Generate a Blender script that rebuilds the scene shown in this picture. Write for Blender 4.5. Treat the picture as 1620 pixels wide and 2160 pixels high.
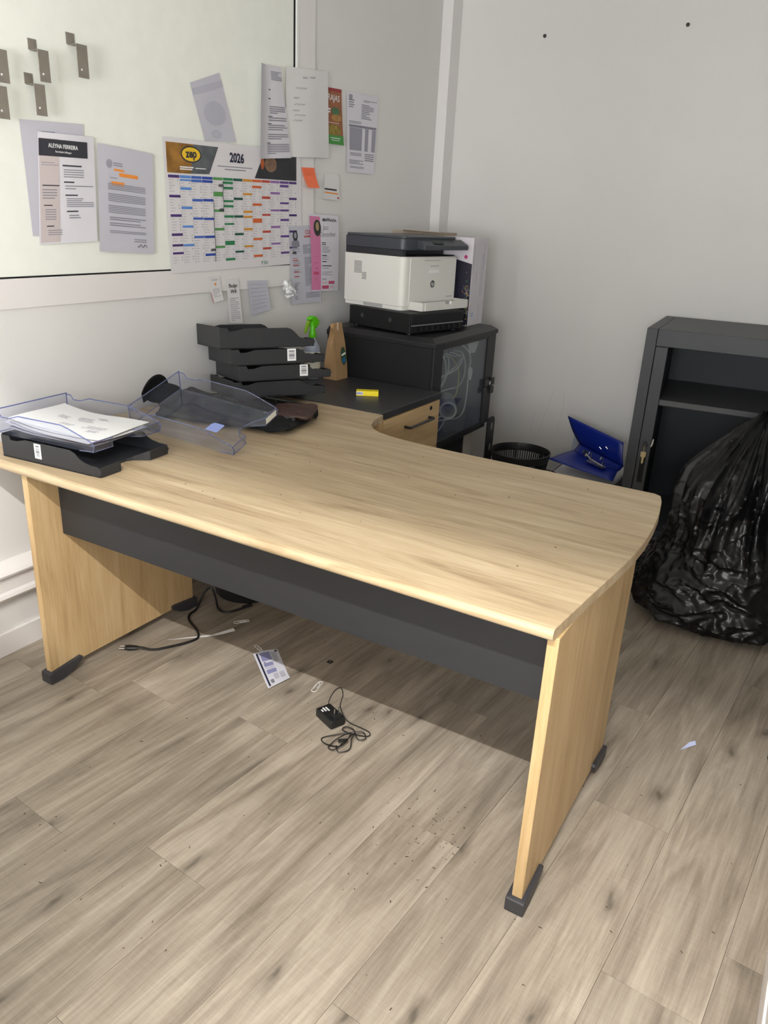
import bpy, math, random
from mathutils import Vector, Matrix, noise
random.seed(11)
for o in list(bpy.data.objects):
    bpy.data.objects.remove(o)
scene = bpy.context.scene
COL = scene.collection

# ------------------------------------------------------------------ camera, world, exposure
cd = bpy.data.cameras.new('camera')
cd.sensor_fit = 'VERTICAL'; cd.sensor_height = 36.0; cd.lens = 27.149; cd.clip_start = 0.02
cam = bpy.data.objects.new('camera', cd); COL.objects.link(cam)
R = (0.857885, 0.511813, 0.045614); U = (-0.222124, 0.289335, 0.931099); F = (-0.463351, 0.808908, -0.361902)
C = (1.644597, -1.288415, 1.467830)
cam.matrix_world = Matrix(((R[0], U[0], -F[0], C[0]), (R[1], U[1], -F[1], C[1]), (R[2], U[2], -F[2], C[2]), (0, 0, 0, 1)))
scene.camera = cam
w = bpy.data.worlds.new('world'); scene.world = w; w.use_nodes = True
w.node_tree.nodes['Background'].inputs[0].default_value = (0.8, 0.85, 1.0, 1)
w.node_tree.nodes['Background'].inputs[1].default_value = 0.05
vs = scene.view_settings
vs.view_transform = 'Standard'; vs.look = 'None'; vs.gamma = 1.0; vs.use_curve_mapping = False
vs.exposure = 0.36

TUBE_POWER = 80.0       # fluorescent tube over the doorway
WINDOW_POWER = 225.0   # daylight through the hall window

# ------------------------------------------------------------------ helpers
def lin(c):
    return tuple(((x / 255) / 12.92 if x / 255 <= 0.04045 else ((x / 255 + 0.055) / 1.055) ** 2.4) for x in c)

MATS = {}
def mat(name, rgb=(200, 200, 200), rough=0.5, metal=0.0, spec=0.5, vary=0.0, vscale=8.0, bump=0.0, bscale=60.0, coat=0.0):
    if name in MATS: return MATS[name]
    m = bpy.data.materials.new(name); m.use_nodes = True
    nt = m.node_tree; b = nt.nodes['Principled BSDF']
    col = lin(rgb) + (1,)
    b.inputs['Base Color'].default_value = col
    b.inputs['Roughness'].default_value = rough
    b.inputs['Metallic'].default_value = metal
    b.inputs['Specular IOR Level'].default_value = spec
    b.inputs['Coat Weight'].default_value = coat
    tc = nt.nodes.new('ShaderNodeTexCoord')
    if vary > 0:
        n = nt.nodes.new('ShaderNodeTexNoise'); n.inputs['Scale'].default_value = vscale; n.inputs['Detail'].default_value = 5
        nt.links.new(tc.outputs['Object'], n.inputs['Vector'])
        rp = nt.nodes.new('ShaderNodeValToRGB')
        rp.color_ramp.elements[0].position = 0.3; rp.color_ramp.elements[1].position = 0.7
        rp.color_ramp.elements[0].color = tuple(c * (1 - vary) for c in col[:3]) + (1,)
        rp.color_ramp.elements[1].color = tuple(min(1, c * (1 + vary)) for c in col[:3]) + (1,)
        nt.links.new(n.outputs['Fac'], rp.inputs['Fac']); nt.links.new(rp.outputs['Color'], b.inputs['Base Color'])
    if bump > 0:
        n2 = nt.nodes.new('ShaderNodeTexNoise'); n2.inputs['Scale'].default_value = bscale; n2.inputs['Detail'].default_value = 3
        nt.links.new(tc.outputs['Object'], n2.inputs['Vector'])
        bp = nt.nodes.new('ShaderNodeBump'); bp.inputs['Strength'].default_value = bump; bp.inputs['Distance'].default_value = 0.002
        nt.links.new(n2.outputs['Fac'], bp.inputs['Height']); nt.links.new(bp.outputs['Normal'], b.inputs['Normal'])
    MATS[name] = m
    return m

def wood(name, dark, mid, light, axis, rough=0.45, knots=0.5, across=0.0, tint=0.06, fine=30.0, broad=1.0, contrast=1.0, wts=(.5, .32, .18)):
    """procedural wood: stretched noises along one axis, knots, a shift of pattern and tone for each piece"""
    m = bpy.data.materials.new(name); m.use_nodes = True
    nt = m.node_tree; N = nt.nodes; L = nt.links; b = N['Principled BSDF']
    tc = N.new('ShaderNodeTexCoord'); oi = N.new('ShaderNodeObjectInfo')
    mul = N.new('ShaderNodeMath'); mul.operation = 'MULTIPLY'; mul.inputs[1].default_value = 41.7
    L.new(oi.outputs['Random'], mul.inputs[0])
    cmb = N.new('ShaderNodeCombineXYZ')
    for k in range(3): L.new(mul.outputs[0], cmb.inputs[k])
    add = N.new('ShaderNodeVectorMath'); add.operation = 'ADD'
    L.new(tc.outputs['Object'], add.inputs[0]); L.new(cmb.outputs[0], add.inputs[1])
    def stretched(k_along, k_across):
        mp = N.new('ShaderNodeMapping')
        s = [k_across] * 3; s['XYZ'.index(axis)] = k_along
        mp.inputs['Scale'].default_value = s
        L.new(add.outputs[0], mp.inputs['Vector']); return mp
    def nz(mp, scale, detail, dist=0.0, rg=0.6):
        n = N.new('ShaderNodeTexNoise'); n.inputs['Scale'].default_value = scale; n.inputs['Detail'].default_value = detail
        n.inputs['Distortion'].default_value = dist; n.inputs['Roughness'].default_value = rg
        L.new(mp.outputs[0], n.inputs['Vector']); return n
    n1 = nz(stretched(1.1 * broad, 9.0 * broad), 1.6, 6, 1.0)
    n2 = nz(stretched(1.4, 34.0), fine / 10.0, 5, 0.3)
    n3 = nz(stretched(3.0, 120.0), fine / 10.0, 3, 0.0, 0.7)
    def mix(a, fa, c, fb):
        x = N.new('ShaderNodeMath'); x.operation = 'MULTIPLY'; x.inputs[1].default_value = fa; L.new(a, x.inputs[0])
        y = N.new('ShaderNodeMath'); y.operation = 'MULTIPLY_ADD'; y.inputs[1].default_value = fb
        L.new(c, y.inputs[0]); L.new(x.outputs[0], y.inputs[2]); return y.outputs[0]
    fac = mix(n1.outputs['Fac'], wts[0], n2.outputs['Fac'], wts[1])
    fac = mix(fac, 1.0, n3.outputs['Fac'], wts[2])
    if across > 0:
        mp = N.new('ShaderNodeMapping'); s = [6.0] * 3; s['XYZ'.index(axis)] = 90.0
        mp.inputs['Scale'].default_value = s; L.new(add.outputs[0], mp.inputs['Vector'])
        n4 = nz(mp, 2.0, 3)
        fac = mix(fac, 1.0 - across, n4.outputs['Fac'], across)
    rp = N.new('ShaderNodeValToRGB'); e = rp.color_ramp.elements
    c0 = 0.5 - 0.17 / contrast; c1 = 0.5 + 0.15 / contrast
    e[0].position = c0; e[0].color = lin(dark) + (1,); e[1].position = c1; e[1].color = lin(light) + (1,)
    em = rp.color_ramp.elements.new(0.49); em.color = lin(mid) + (1,)
    L.new(fac, rp.inputs['Fac'])
    col = rp.outputs['Color']
    if knots > 0:
        vo = N.new('ShaderNodeTexVoronoi'); vo.inputs['Scale'].default_value = 1.0; vo.voronoi_dimensions = '2D' if axis != 'Z' else '3D'
        dn = nz(stretched(6, 14), 1.0, 3)
        mp = stretched(1.7, 4.6)
        wob = N.new('ShaderNodeVectorMath'); wob.operation = 'MULTIPLY_ADD'; wob.inputs[1].default_value = (0.25, 0.25, 0.25)
        L.new(dn.outputs['Color'], wob.inputs[0]); L.new(mp.outputs[0], wob.inputs[2]); L.new(wob.outputs[0], vo.inputs['Vector'])
        kr = N.new('ShaderNodeValToRGB'); ke = kr.color_ramp.elements
        ke[0].position = 0.012; ke[0].color = (knots, knots, knots, 1); ke[1].position = 0.13; ke[1].color = (0, 0, 0, 1)
        k2 = kr.color_ramp.elements.new(0.045); k2.color = (knots * .45,) * 3 + (1,)
        L.new(vo.outputs['Distance'], kr.inputs['Fac'])
        mx = N.new('ShaderNodeMix'); mx.data_type = 'RGBA'
        L.new(kr.outputs['Color'], mx.inputs['Factor']); L.new(col, mx.inputs['A'])
        mx.inputs['B'].default_value = tuple(0.5 * x for x in lin(dark)) + (1,)
        col = mx.outputs['Result']
    if tint > 0:
        mr = N.new('ShaderNodeMapRange'); mr.inputs['To Min'].default_value = 1 - tint; mr.inputs['To Max'].default_value = 1 + tint
        L.new(oi.outputs['Random'], mr.inputs['Value'])
        hs = N.new('ShaderNodeHueSaturation'); L.new(mr.outputs[0], hs.inputs['Value']); L.new(col, hs.inputs['Color']); col = hs.outputs['Color']
    L.new(col, b.inputs['Base Color'])
    b.inputs['Roughness'].default_value = rough
    b.inputs['Specular IOR Level'].default_value = 0.4
    bp = N.new('ShaderNodeBump'); bp.inputs['Strength'].default_value = 0.12; bp.inputs['Distance'].default_value = 0.001
    L.new(n3.outputs['Fac'], bp.inputs['Height']); L.new(bp.outputs['Normal'], b.inputs['Normal'])
    return m

def clear(name, tint, edge=0.12, rough=0.05, body=0.0):
    """thin clear sheet: tinted see-through with a Fresnel reflection"""
    m = bpy.data.materials.new(name); m.use_nodes = True
    nt = m.node_tree; N = nt.nodes; L = nt.links
    N.remove(N['Principled BSDF']); out = N['Material Output']
    tr = N.new('ShaderNodeBsdfTransparent'); tr.inputs[0].default_value = tuple(tint) + (1,)
    gl = N.new('ShaderNodeBsdfGlossy'); gl.inputs['Roughness'].default_value = rough
    lw = N.new('ShaderNodeLayerWeight'); lw.inputs['Blend'].default_value = 0.5
    pw = N.new('ShaderNodeMath'); pw.operation = 'POWER'; pw.inputs[1].default_value = 4.0; L.new(lw.outputs['Facing'], pw.inputs[0])
    fr = N.new('ShaderNodeMath'); fr.operation = 'MULTIPLY_ADD'; fr.inputs[1].default_value = 0.55; fr.inputs[2].default_value = 0.04; L.new(pw.outputs[0], fr.inputs[0])
    src = tr.outputs[0]
    if body > 0:
        df = N.new('ShaderNodeBsdfDiffuse'); df.inputs[0].default_value = (0.62, 0.68, 0.85, 1)
        mb = N.new('ShaderNodeMixShader'); mb.inputs[0].default_value = body
        L.new(tr.outputs[0], mb.inputs[1]); L.new(df.outputs[0], mb.inputs[2]); src = mb.outputs[0]
    ms = N.new('ShaderNodeMixShader')
    L.new(fr.outputs[0], ms.inputs[0]); L.new(src, ms.inputs[1]); L.new(gl.outputs[0], ms.inputs[2]); L.new(ms.outputs[0], out.inputs['Surface'])
    return m

ORG = {}
def org(p):
    return ORG.get(p.name, Vector((0, 0, 0))) if p is not None else Vector((0, 0, 0))

def tag(o, label=None, cat=None, group=None, kind=None):
    if label: o['label'] = label
    if cat: o['category'] = cat
    if group: o['group'] = group
    if kind: o['kind'] = kind
    return o

def thing(name, label, cat, loc=(0, 0, 0), rot=None, group=None, world=True):
    """an Empty at the base of a thing; with world=True its parts are given in room coordinates"""
    o = bpy.data.objects.new(name, None); COL.objects.link(o); o.empty_display_size = 0.05
    o.location = loc
    if rot is not None:
        if isinstance(rot, Matrix): o.matrix_world = Matrix.Translation(loc) @ rot.to_4x4()
        else: o.rotation_euler = (0, 0, rot)
        world = False
    ORG[o.name] = Vector(loc) if world else Vector((0, 0, 0))
    return tag(o, label, cat, group)

def smoothpath(pts, n=6, closed=False):
    pts = [Vector(p) for p in pts]; out = []; m = len(pts)
    rng = m if closed else m - 1
    for i in range(rng):
        if closed: p0, p1, p2, p3 = pts[(i - 1) % m], pts[i], pts[(i + 1) % m], pts[(i + 2) % m]
        else: p0, p1, p2, p3 = pts[max(i - 1, 0)], pts[i], pts[i + 1], pts[min(i + 2, m - 1)]
        for k in range(n):
            t = k / n
            out.append(0.5 * ((2 * p1) + (-p0 + p2) * t + (2 * p0 - 5 * p1 + 4 * p2 - p3) * t * t + (-p0 + 3 * p1 - 3 * p2 + p3) * t ** 3))
    if not closed: out.append(pts[-1])
    return out

class G:
    """collects faces, then links them as ONE mesh object"""
    def __init__(self): self.v = []; self.f = []
    def add(self, vs, fs):
        n = len(self.v); self.v += [Vector(x) for x in vs]; self.f += [tuple(i + n for i in f) for f in fs]; return self
    def box(self, x0, y0, z0, x1, y1, z1):
        return self.add([(x0, y0, z0), (x1, y0, z0), (x1, y1, z0), (x0, y1, z0), (x0, y0, z1), (x1, y0, z1), (x1, y1, z1), (x0, y1, z1)],
                        [(3, 2, 1, 0), (4, 5, 6, 7), (0, 1, 5, 4), (1, 2, 6, 5), (2, 3, 7, 6), (3, 0, 4, 7)])
    def quad(self, *p): return self.add(p, [tuple(range(len(p)))])
    def prism(self, poly, fn, h0, h1):
        """poly in 2D, fn(a, b, h) -> 3D"""
        n = len(poly)
        self.add([fn(a, b, h0) for a, b in poly] + [fn(a, b, h1) for a, b in poly],
                 [tuple(reversed(range(n))), tuple(range(n, 2 * n))] + [(i, (i + 1) % n, n + (i + 1) % n, n + i) for i in range(n)])
        return self
    def slab(self, poly, z0, z1): return self.prism(poly, lambda a, b, h: (a, b, h), z0, z1)
    def tube(self, pts, r, seg=8, closed=False, cap=True, flat=1.0):
        pts = [Vector(p) for p in pts]; n = len(pts); vs = []; fs = []
        up = Vector((0, 0, 1)); prev = None
        for i, p in enumerate(pts):
            if closed: t = pts[(i + 1) % n] - pts[(i - 1) % n]
            else: t = pts[min(i + 1, n - 1)] - pts[max(i - 1, 0)]
            if t.length < 1e-9: t = Vector((1, 0, 0))
            t.normalize()
            if prev is None:
                a = t.cross(up)
                if a.length < 1e-3: a = t.cross(Vector((1, 0, 0)))
            else: a = prev - t * prev.dot(t)
            if a.length < 1e-6: a = t.cross(Vector((0, 1, 0)))
            a.normalize(); b = t.cross(a); prev = a
            rr = r(i / max(1, n - 1)) if callable(r) else r
            for k in range(seg):
                g = 2 * math.pi * k / seg
                vs.append(p + a * math.cos(g) * rr + b * math.sin(g) * rr * flat)
        m = n if closed else n - 1
        for i in range(m):
            for k in range(seg):
                j = (i + 1) % n
                fs.append((i * seg + k, i * seg + (k + 1) % seg, j * seg + (k + 1) % seg, j * seg + k))
        if cap and not closed:
            fs.append(tuple(reversed(range(seg)))); fs.append(tuple(range((n - 1) * seg, n * seg)))
        return self.add(vs, fs)
    def lathe(self, prof, seg=32, c=(0, 0, 0), closed=True, axis='Z'):
        vs = []; fs = []; n = len(prof)
        for r, z in prof:
            for k in range(seg):
                g = 2 * math.pi * k / seg
                q = (r * math.cos(g), r * math.sin(g), z)
                if axis == 'X': q = (z, q[0], q[1])
                if axis == 'Y': q = (q[0], z, q[1])
                vs.append((c[0] + q[0], c[1] + q[1], c[2] + q[2]))
        for i in range(n - 1):
            for k in range(seg):
                fs.append((i * seg + k, i * seg + (k + 1) % seg, (i + 1) * seg + (k + 1) % seg, (i + 1) * seg + k))
        if closed:
            fs.append(tuple(reversed(range(seg)))); fs.append(tuple(range((n - 1) * seg, n * seg)))
        return self.add(vs, fs)
    def cyl(self, c, r, h, seg=20, axis='Z'): return self.lathe([(r, 0), (r, h)], seg, c, True, axis)
    def grid(self, fn, nu, nv, thick=0.0):
        vs = [fn(i / nu, j / nv) for j in range(nv + 1) for i in range(nu + 1)]
        fs = [(j * (nu + 1) + i, j * (nu + 1) + i + 1, (j + 1) * (nu + 1) + i + 1, (j + 1) * (nu + 1) + i) for j in range(nv) for i in range(nu)]
        return self.add(vs, fs)
    def mesh(self, name, shift=Vector((0, 0, 0)), smooth=False, angle=40):
        me = bpy.data.meshes.new(name)
        me.from_pydata([tuple(v - shift) for v in self.v], [], self.f); me.update()
        import bmesh
        bm = bmesh.new(); bm.from_mesh(me); bmesh.ops.recalc_face_normals(bm, faces=bm.faces); bm.to_mesh(me); bm.free()
        if smooth:
            me.polygons.foreach_set('use_smooth', [True] * len(me.polygons)); me.set_sharp_from_angle(angle=math.radians(angle))
        return me
    def obj(self, name, m, parent=None, bevel=0.0, smooth=False, angle=40, seg=2, label=None, solid=0.0, kind=None, base=None):
        sh = org(parent)
        if parent is None:
            if base is None:
                xs = [v.x for v in self.v]; ys = [v.y for v in self.v]; zs = [v.z for v in self.v]
                base = ((min(xs) + max(xs)) / 2, (min(ys) + max(ys)) / 2, min(zs))
            sh = Vector(base)
        me = self.mesh(name, sh, smooth, angle)
        me.materials.append(m)
        o = bpy.data.objects.new(name, me); COL.objects.link(o)
        if parent is not None: o.parent = parent
        else: o.location = sh
        ORG[o.name] = sh if parent is None else org(parent)
        if bevel > 0:
            md = o.modifiers.new('bevel', 'BEVEL'); md.width = bevel; md.segments = seg; md.limit_method = 'ANGLE'; md.angle_limit = math.radians(35)
        if solid > 0:
            md = o.modifiers.new('solid', 'SOLIDIFY'); md.thickness = solid; md.offset = 0
        if label: o['label'] = label
        if kind: o['kind'] = kind
        return o

def text_mesh(body, size, bold=0.0, shear=0.0, spacing=1.0):
    cu = bpy.data.curves.new('lettering', 'FONT'); cu.body = body; cu.size = size; cu.align_x = 'CENTER'; cu.align_y = 'CENTER'
    cu.offset = bold; cu.shear = shear; cu.space_character = spacing; cu.extrude = 0.0002; cu.resolution_u = 3
    ob = bpy.data.objects.new('lettering', cu); COL.objects.link(ob)
    dg = bpy.context.evaluated_depsgraph_get(); dg.update()
    me = bpy.data.meshes.new_from_object(ob.evaluated_get(dg))
    bpy.data.objects.remove(ob); bpy.data.curves.remove(cu)
    return me

def lettering(body, size, m, parent, local, rotm=None, sx=1.0, **kw):
    me = text_mesh(body, size, **kw); me.materials.clear(); me.materials.append(m)
    o = bpy.data.objects.new('lettering', me); COL.objects.link(o); o.parent = parent
    mm = Matrix.Translation(local)
    if rotm is not None: mm = mm @ rotm.to_4x4()
    o.matrix_local = mm @ Matrix.Diagonal((sx, 1, 1, 1))
    return o

# ------------------------------------------------------------------ materials
M_wall = mat('wall_paint', (226, 224, 221), 0.6, bump=0.15, bscale=220, vary=0.012, vscale=3)
M_trim = mat('trim_white', (232, 228, 226), 0.45)
M_ceil = mat('ceiling_white', (225, 225, 222), 0.7)
M_board = mat('board_enamel', (243, 245, 236), 0.28, vary=0.02, vscale=14, spec=0.5)
M_black = mat('black_plastic', (30, 31, 33), 0.42, bump=0.1, bscale=400)
M_tray = mat('tray_black', (40, 41, 44), 0.5, bump=0.12, bscale=500)
M_rack = mat('rack_steel', (26, 27, 30), 0.45)
M_rackd = mat('rack_side', (9, 9, 12), 0.6)
M_anth = mat('anthracite_board', (43, 44, 46), 0.5, bump=0.05, bscale=300)
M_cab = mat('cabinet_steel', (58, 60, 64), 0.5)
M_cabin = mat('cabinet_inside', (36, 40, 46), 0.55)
M_foot = mat('foot_rubber', (58, 58, 62), 0.5)
M_chrome = mat('chrome', (210, 208, 205), 0.22, metal=1.0)
M_brass = mat('brass_key', (205, 190, 150), 0.3, metal=1.0)
M_steel = mat('brushed_steel', (142, 135, 124), 0.5, metal=0.25, vary=0.12, vscale=30)
M_paper = mat('paper_white', (224, 221, 228), 0.8)
M_paper2 = mat('paper_warm', (226, 223, 222), 0.8)
M_papgrey = mat('paper_grey', (198, 197, 207), 0.8)
M_ink = mat('ink_grey', (136, 135, 146), 0.8)
M_inkd = mat('ink_dark', (52, 52, 60), 0.8)
M_navy = mat('ink_navy', (32, 34, 62), 0.7)
M_beige = mat('print_beige', (203, 191, 190), 0.8)
M_orange = mat('print_orange', (240, 148, 62), 0.75)
M_pink = mat('print_pink', (214, 128, 168), 0.75)
M_rose = mat('print_rose', (200, 84, 120), 0.75)
M_red = mat('print_red', (186, 62, 66), 0.75)
M_white = mat('print_white', (238, 238, 238), 0.7)
M_shade = mat('print_midgrey', (158, 157, 168), 0.8)
M_kraft = mat('kraft_paper', (172, 138, 98), 0.75, vary=0.06, vscale=20, bump=0.3, bscale=25)
M_brown = mat('leather_brown', (62, 40, 34), 0.5, bump=0.3, bscale=90)
M_fabric = mat('black_fabric', (13, 13, 15), 0.8, spec=0.3, bump=0.4, bscale=300)
M_wp = mat('printer_white', (222, 221, 214), 0.45, bump=0.05, bscale=500)
M_pg = mat('printer_grey', (62, 66, 72), 0.45)
M_green = mat('trigger_green', (92, 200, 20), 0.35)
M_blue = mat('binder_blue', (16, 40, 140), 0.35, spec=0.6)
M_yellow = mat('box_yellow', (245, 222, 20), 0.4)
M_cream = mat('cable_white', (222, 222, 214), 0.45)
M_cord = mat('cord_black', (24, 24, 25), 0.4)
M_carton = mat('carton_brown', (176, 160, 142), 0.8, vary=0.05, vscale=10)
M_orangeN = mat('sticky_orange', (250, 124, 84), 0.8)
M_bag = mat('bin_liner_black', (11, 11, 13), 0.3, spec=0.42, bump=0.12, bscale=30)
M_cardblue = mat('card_blue', (150, 165, 225), 0.6)
M_tube = None

M_desk = wood('desk_oak', (150, 127, 97), (184, 162, 129), (203, 185, 154), 'X', rough=0.42, knots=0.2, tint=0.0, contrast=1.05)
M_deskv = wood('desk_oak_upright', (168, 136, 94), (197, 167, 122), (214, 189, 147), 'Z', rough=0.45, knots=0.16, tint=0.02, contrast=0.85)
M_desky = wood('drawer_oak', (168, 136, 94), (197, 167, 122), (214, 189, 147), 'Y', rough=0.45, knots=0.1, tint=0.02, contrast=0.85)
M_floor = wood('floor_oak', (106, 96, 84), (154, 142, 127), (189, 178, 162), 'Y', rough=0.5, knots=0.75, across=0.06, tint=0.07, contrast=0.95, broad=.8, wts=(.60, .24, .16))
M_clear = clear('clear_plastic', (0.935, 0.947, 0.985), body=0.014, rough=0.08)
M_clearrim = clear('clear_plastic_rim', (0.36, 0.40, 0.72), body=0.14)
M_glass = clear('smoked_glass', (0.80, 0.83, 0.83), body=0.075, rough=0.03)
M_bottle = clear('bottle_plastic', (0.85, 0.87, 0.88), body=0.5, rough=0.2)

# ------------------------------------------------------------------ setting
XW = -0.58; XR = 1.80; YB = 3.074; YF = -1.20; ZC = 2.64
HX0, HX1, HY0 = -1.5, 3.3, -3.3
def struct(g, name, m, bevel=0.0):
    o = g.obj(name, m, None, bevel=bevel, base=(0, 0, 0)); o['kind'] = 'structure'; return o

floor = struct(G().box(HX0 - .08, HY0 - .08, -0.06, HX1 + .08, YB + .08, -0.004), 'floor', mat('subfloor', (84, 74, 64), 0.8))
PQ = math.radians(-4.555)
pc, ps = math.cos(PQ), math.sin(PQ)
def clip(poly, inside, cut):
    out = []
    for i, p in enumerate(poly):
        q = poly[(i + 1) % len(poly)]
        if inside(p): out.append(p)
        if inside(p) != inside(q): out.append(cut(p, q))
    return out
def halfplane(poly, nx, ny, d):          # keep nx*x + ny*y <= d
    f = lambda p: nx * p[0] + ny * p[1] - d
    return clip(poly, lambda p: f(p) <= 0, lambda p, q: (p[0] + (q[0] - p[0]) * f(p) / (f(p) - f(q)), p[1] + (q[1] - p[1]) * f(p) / (f(p) - f(q))))
CROSS = {1: 0.247, 2: -0.26, 3: -0.639, 4: 0.2085, 5: 1.073, 6: 0.588, 7: 0.102}
PLEN = 1.37; PWID = 0.2026
for k in range(-6, 10):
    a0, a1 = 0.0761 + PWID * k, 0.0761 + PWID * (k + 1)
    b = CROSS.get(k, random.uniform(-0.6, 0.7))
    while b > HY0 - 1.0: b -= PLEN
    while b < YB + 0.3:
        g = 0.0004
        poly = [(a0 + g, b + g), (a1 - g, b + g), (a1 - g, b + PLEN - g), (a0 + g, b + PLEN - g)]
        # room bounds in the plank frame
        poly = halfplane(poly, pc, -ps, XR); poly = halfplane(poly, -pc, ps, -XW) if poly else poly
        poly = halfplane(poly, ps, pc, YB) if poly else poly
        poly = halfplane(poly, -ps, -pc, -(HY0)) if poly else poly
        if len(poly) >= 3:
            me_g = G().slab(poly, -0.004, 0.0)
            o = me_g.obj('plank', M_floor, floor); o.rotation_euler = (0, 0, PQ)
        b += PLEN

wall_left = struct(G().box(XW - .08, YF - .08, 0, XW, YB + .08, ZC), 'wall_left', M_wall)
wall_back = struct(G().box(XW, YB, 0, XR, YB + .08, ZC), 'wall_back', M_wall)
wall_right = struct(G().box(XR, YF - .08, 0, XR + .08, YB + .08, ZC), 'wall_right', M_wall)
# behind the camera the room opens to a hall under a ceiling beam
wall_front = struct(G().box(HX0, YF - .08, 0, XW - .08, YF, ZC).box(XR + .08, YF - .08, 0, HX1, YF, ZC), 'wall_front', M_wall)
struct(G().box(XW, -1.34, 2.321, XR, -1.30, ZC), 'trim_3', M_trim)
tube_blocker = struct(G().box(.48, -1.26, .01, 1.12, -1.22, 2.02), 'tube_light_blocker', M_trim, .003)  # unseen upright slab, added to keep tube light off the near left floor
G().tube([(1.06, -1.22, 1.04), (1.06, -1.18, 1.04), (.96, -1.17, 1.04)], .009, 10).obj('blocker_handle', M_chrome, tube_blocker, smooth=True)  # handle on the added blocker slab
WX0, WX1, WZ0, WZ1 = 0.5, 3.2, 0.80, 1.90     # hall window
struct(G().box(HX0 - .08, HY0 - .08, 0, HX1 + .08, HY0, WZ0).box(HX0 - .08, HY0 - .08, WZ1, HX1 + .08, HY0, ZC).box(HX0 - .08, HY0 - .08, WZ0, WX0, HY0, WZ1).box(WX1, HY0 - .08, WZ0, HX1 + .08, HY0, WZ1), 'wall_hall_far', M_wall)
struct(G().box(HX0, -1.95, 0, HX1, -1.90, 1.06), 'window_light_blocker', M_wall)  # unseen low screen, added to stop low window light reaching under the desk
struct(G().box(HX0 - .08, HY0, 0, HX0, YF, ZC), 'wall_hall_left', M_wall)
struct(G().box(HX1, HY0, 0, HX1 + .08, YF, ZC), 'wall_hall_right', M_wall)
struct(G().box(HX0 - .08, HY0 - .08, ZC, HX1 + .08, YB + .08, ZC + .06), 'ceiling', M_ceil)
struct(G().box(XW, YF, 0, XW + .012, YB - .1, .085), 'baseboard_left', M_trim, .003)
struct(G().box(XR - .006, YF, 0, XR, YB, .085), 'baseboard_right', M_trim, .002)
# cable trunking along the left wall: two rounded ridges
prof = [(0, .205), (.018, .208), (.034, .213), (.040, .222), (.036, .232), (.028, .240), (.026, .285), (.034, .292), (.045, .298), (.048, .306), (.042, .314), (.012, .335), (0, .338)]
struct(G().prism(prof, lambda a, b, h: (XW + a, h, b), YF, 1.2), 'trim_1', M_trim)
# corner post
struct(G().box(XW, 2.96, 0, -0.518, YB, ZC), 'trim_2', M_trim, .003)
# scuffs on the back wall
M_scuff = mat('scuff', (168, 165, 163), 0.7)
for pts in ([(.251, .552), (.232, .47), (.205, .36), (.185, .27)], [(.309, .547), (.317, .46), (.305, .36), (.296, .28)], [(.150, .40), (.140, .33), (.132, .28)]):
    g = G().tube(smoothpath([(x, YB + .0010, z) for x, z in pts], 6), 0.0014, 4); g.obj('scuff_mark', M_scuff, wall_back)

# ------------------------------------------------------------------ lamps in the hall behind the camera
def emit(name, col, s):
    m = bpy.data.materials.new(name); m.use_nodes = True; nt = m.node_tree
    nt.nodes.remove(nt.nodes['Principled BSDF']); e = nt.nodes.new('ShaderNodeEmission'); e.inputs[0].default_value = col + (1,); e.inputs[1].default_value = s
    nt.links.new(e.outputs[0], nt.nodes['Material Output'].inputs['Surface']); return m
def tube_lamp(x, y, z, length, power, label):
    t = thing('tube_lamp', label, 'lamp', (x, y, z))
    G().box(x - length / 2 - .04, y - .035, z + .022, x + length / 2 + .04, y + .035, ZC).obj('housing', M_trim, t, .004)
    G().cyl((x - length / 2, y, z), .013, length, 16, 'X').obj('tube', emit('tube_glow', (1.0, 0.95, 0.88), 3.0), t, smooth=True)
    ld = bpy.data.lights.new('tube_light', 'AREA'); ld.shape = 'RECTANGLE'; ld.size = length; ld.size_y = 0.026; ld.energy = power; ld.color = (1.0, 0.98, 0.95)
    lo = bpy.data.objects.new('tube_light', ld); COL.objects.link(lo); lo.parent = t; lo.location = (0, 0, -0.016)
    return t
tube_lamp(1.38, -1.56, 2.55, 0.9, TUBE_POWER, 'slim fluorescent tube lamp on the hall ceiling just outside the doorway')
win = struct(G().box(WX0, HY0 - .05, WZ0, WX1, HY0 + .01, WZ0 + .05).box(WX0, HY0 - .05, WZ1 - .05, WX1, HY0 + .01, WZ1).box(WX0, HY0 - .05, WZ0, WX0 + .05, HY0 + .01, WZ1).box(WX1 - .05, HY0 - .05, WZ0, WX1, HY0 + .01, WZ1), 'window_1', M_trim)
ld = bpy.data.lights.new('window_daylight', 'AREA'); ld.shape = 'RECTANGLE'; ld.size = WX1 - WX0 - .1; ld.size_y = WZ1 - WZ0 - .1; ld.energy = WINDOW_POWER; ld.color = (0.965, 0.985, 1.0)
lo = bpy.data.objects.new('window_daylight', ld); COL.objects.link(lo); lo.parent = win
lo.location = ((WX0 + WX1) / 2, HY0 - .07, (WZ0 + WZ1) / 2); lo.rotation_euler = (math.radians(90), 0, 0)

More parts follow.
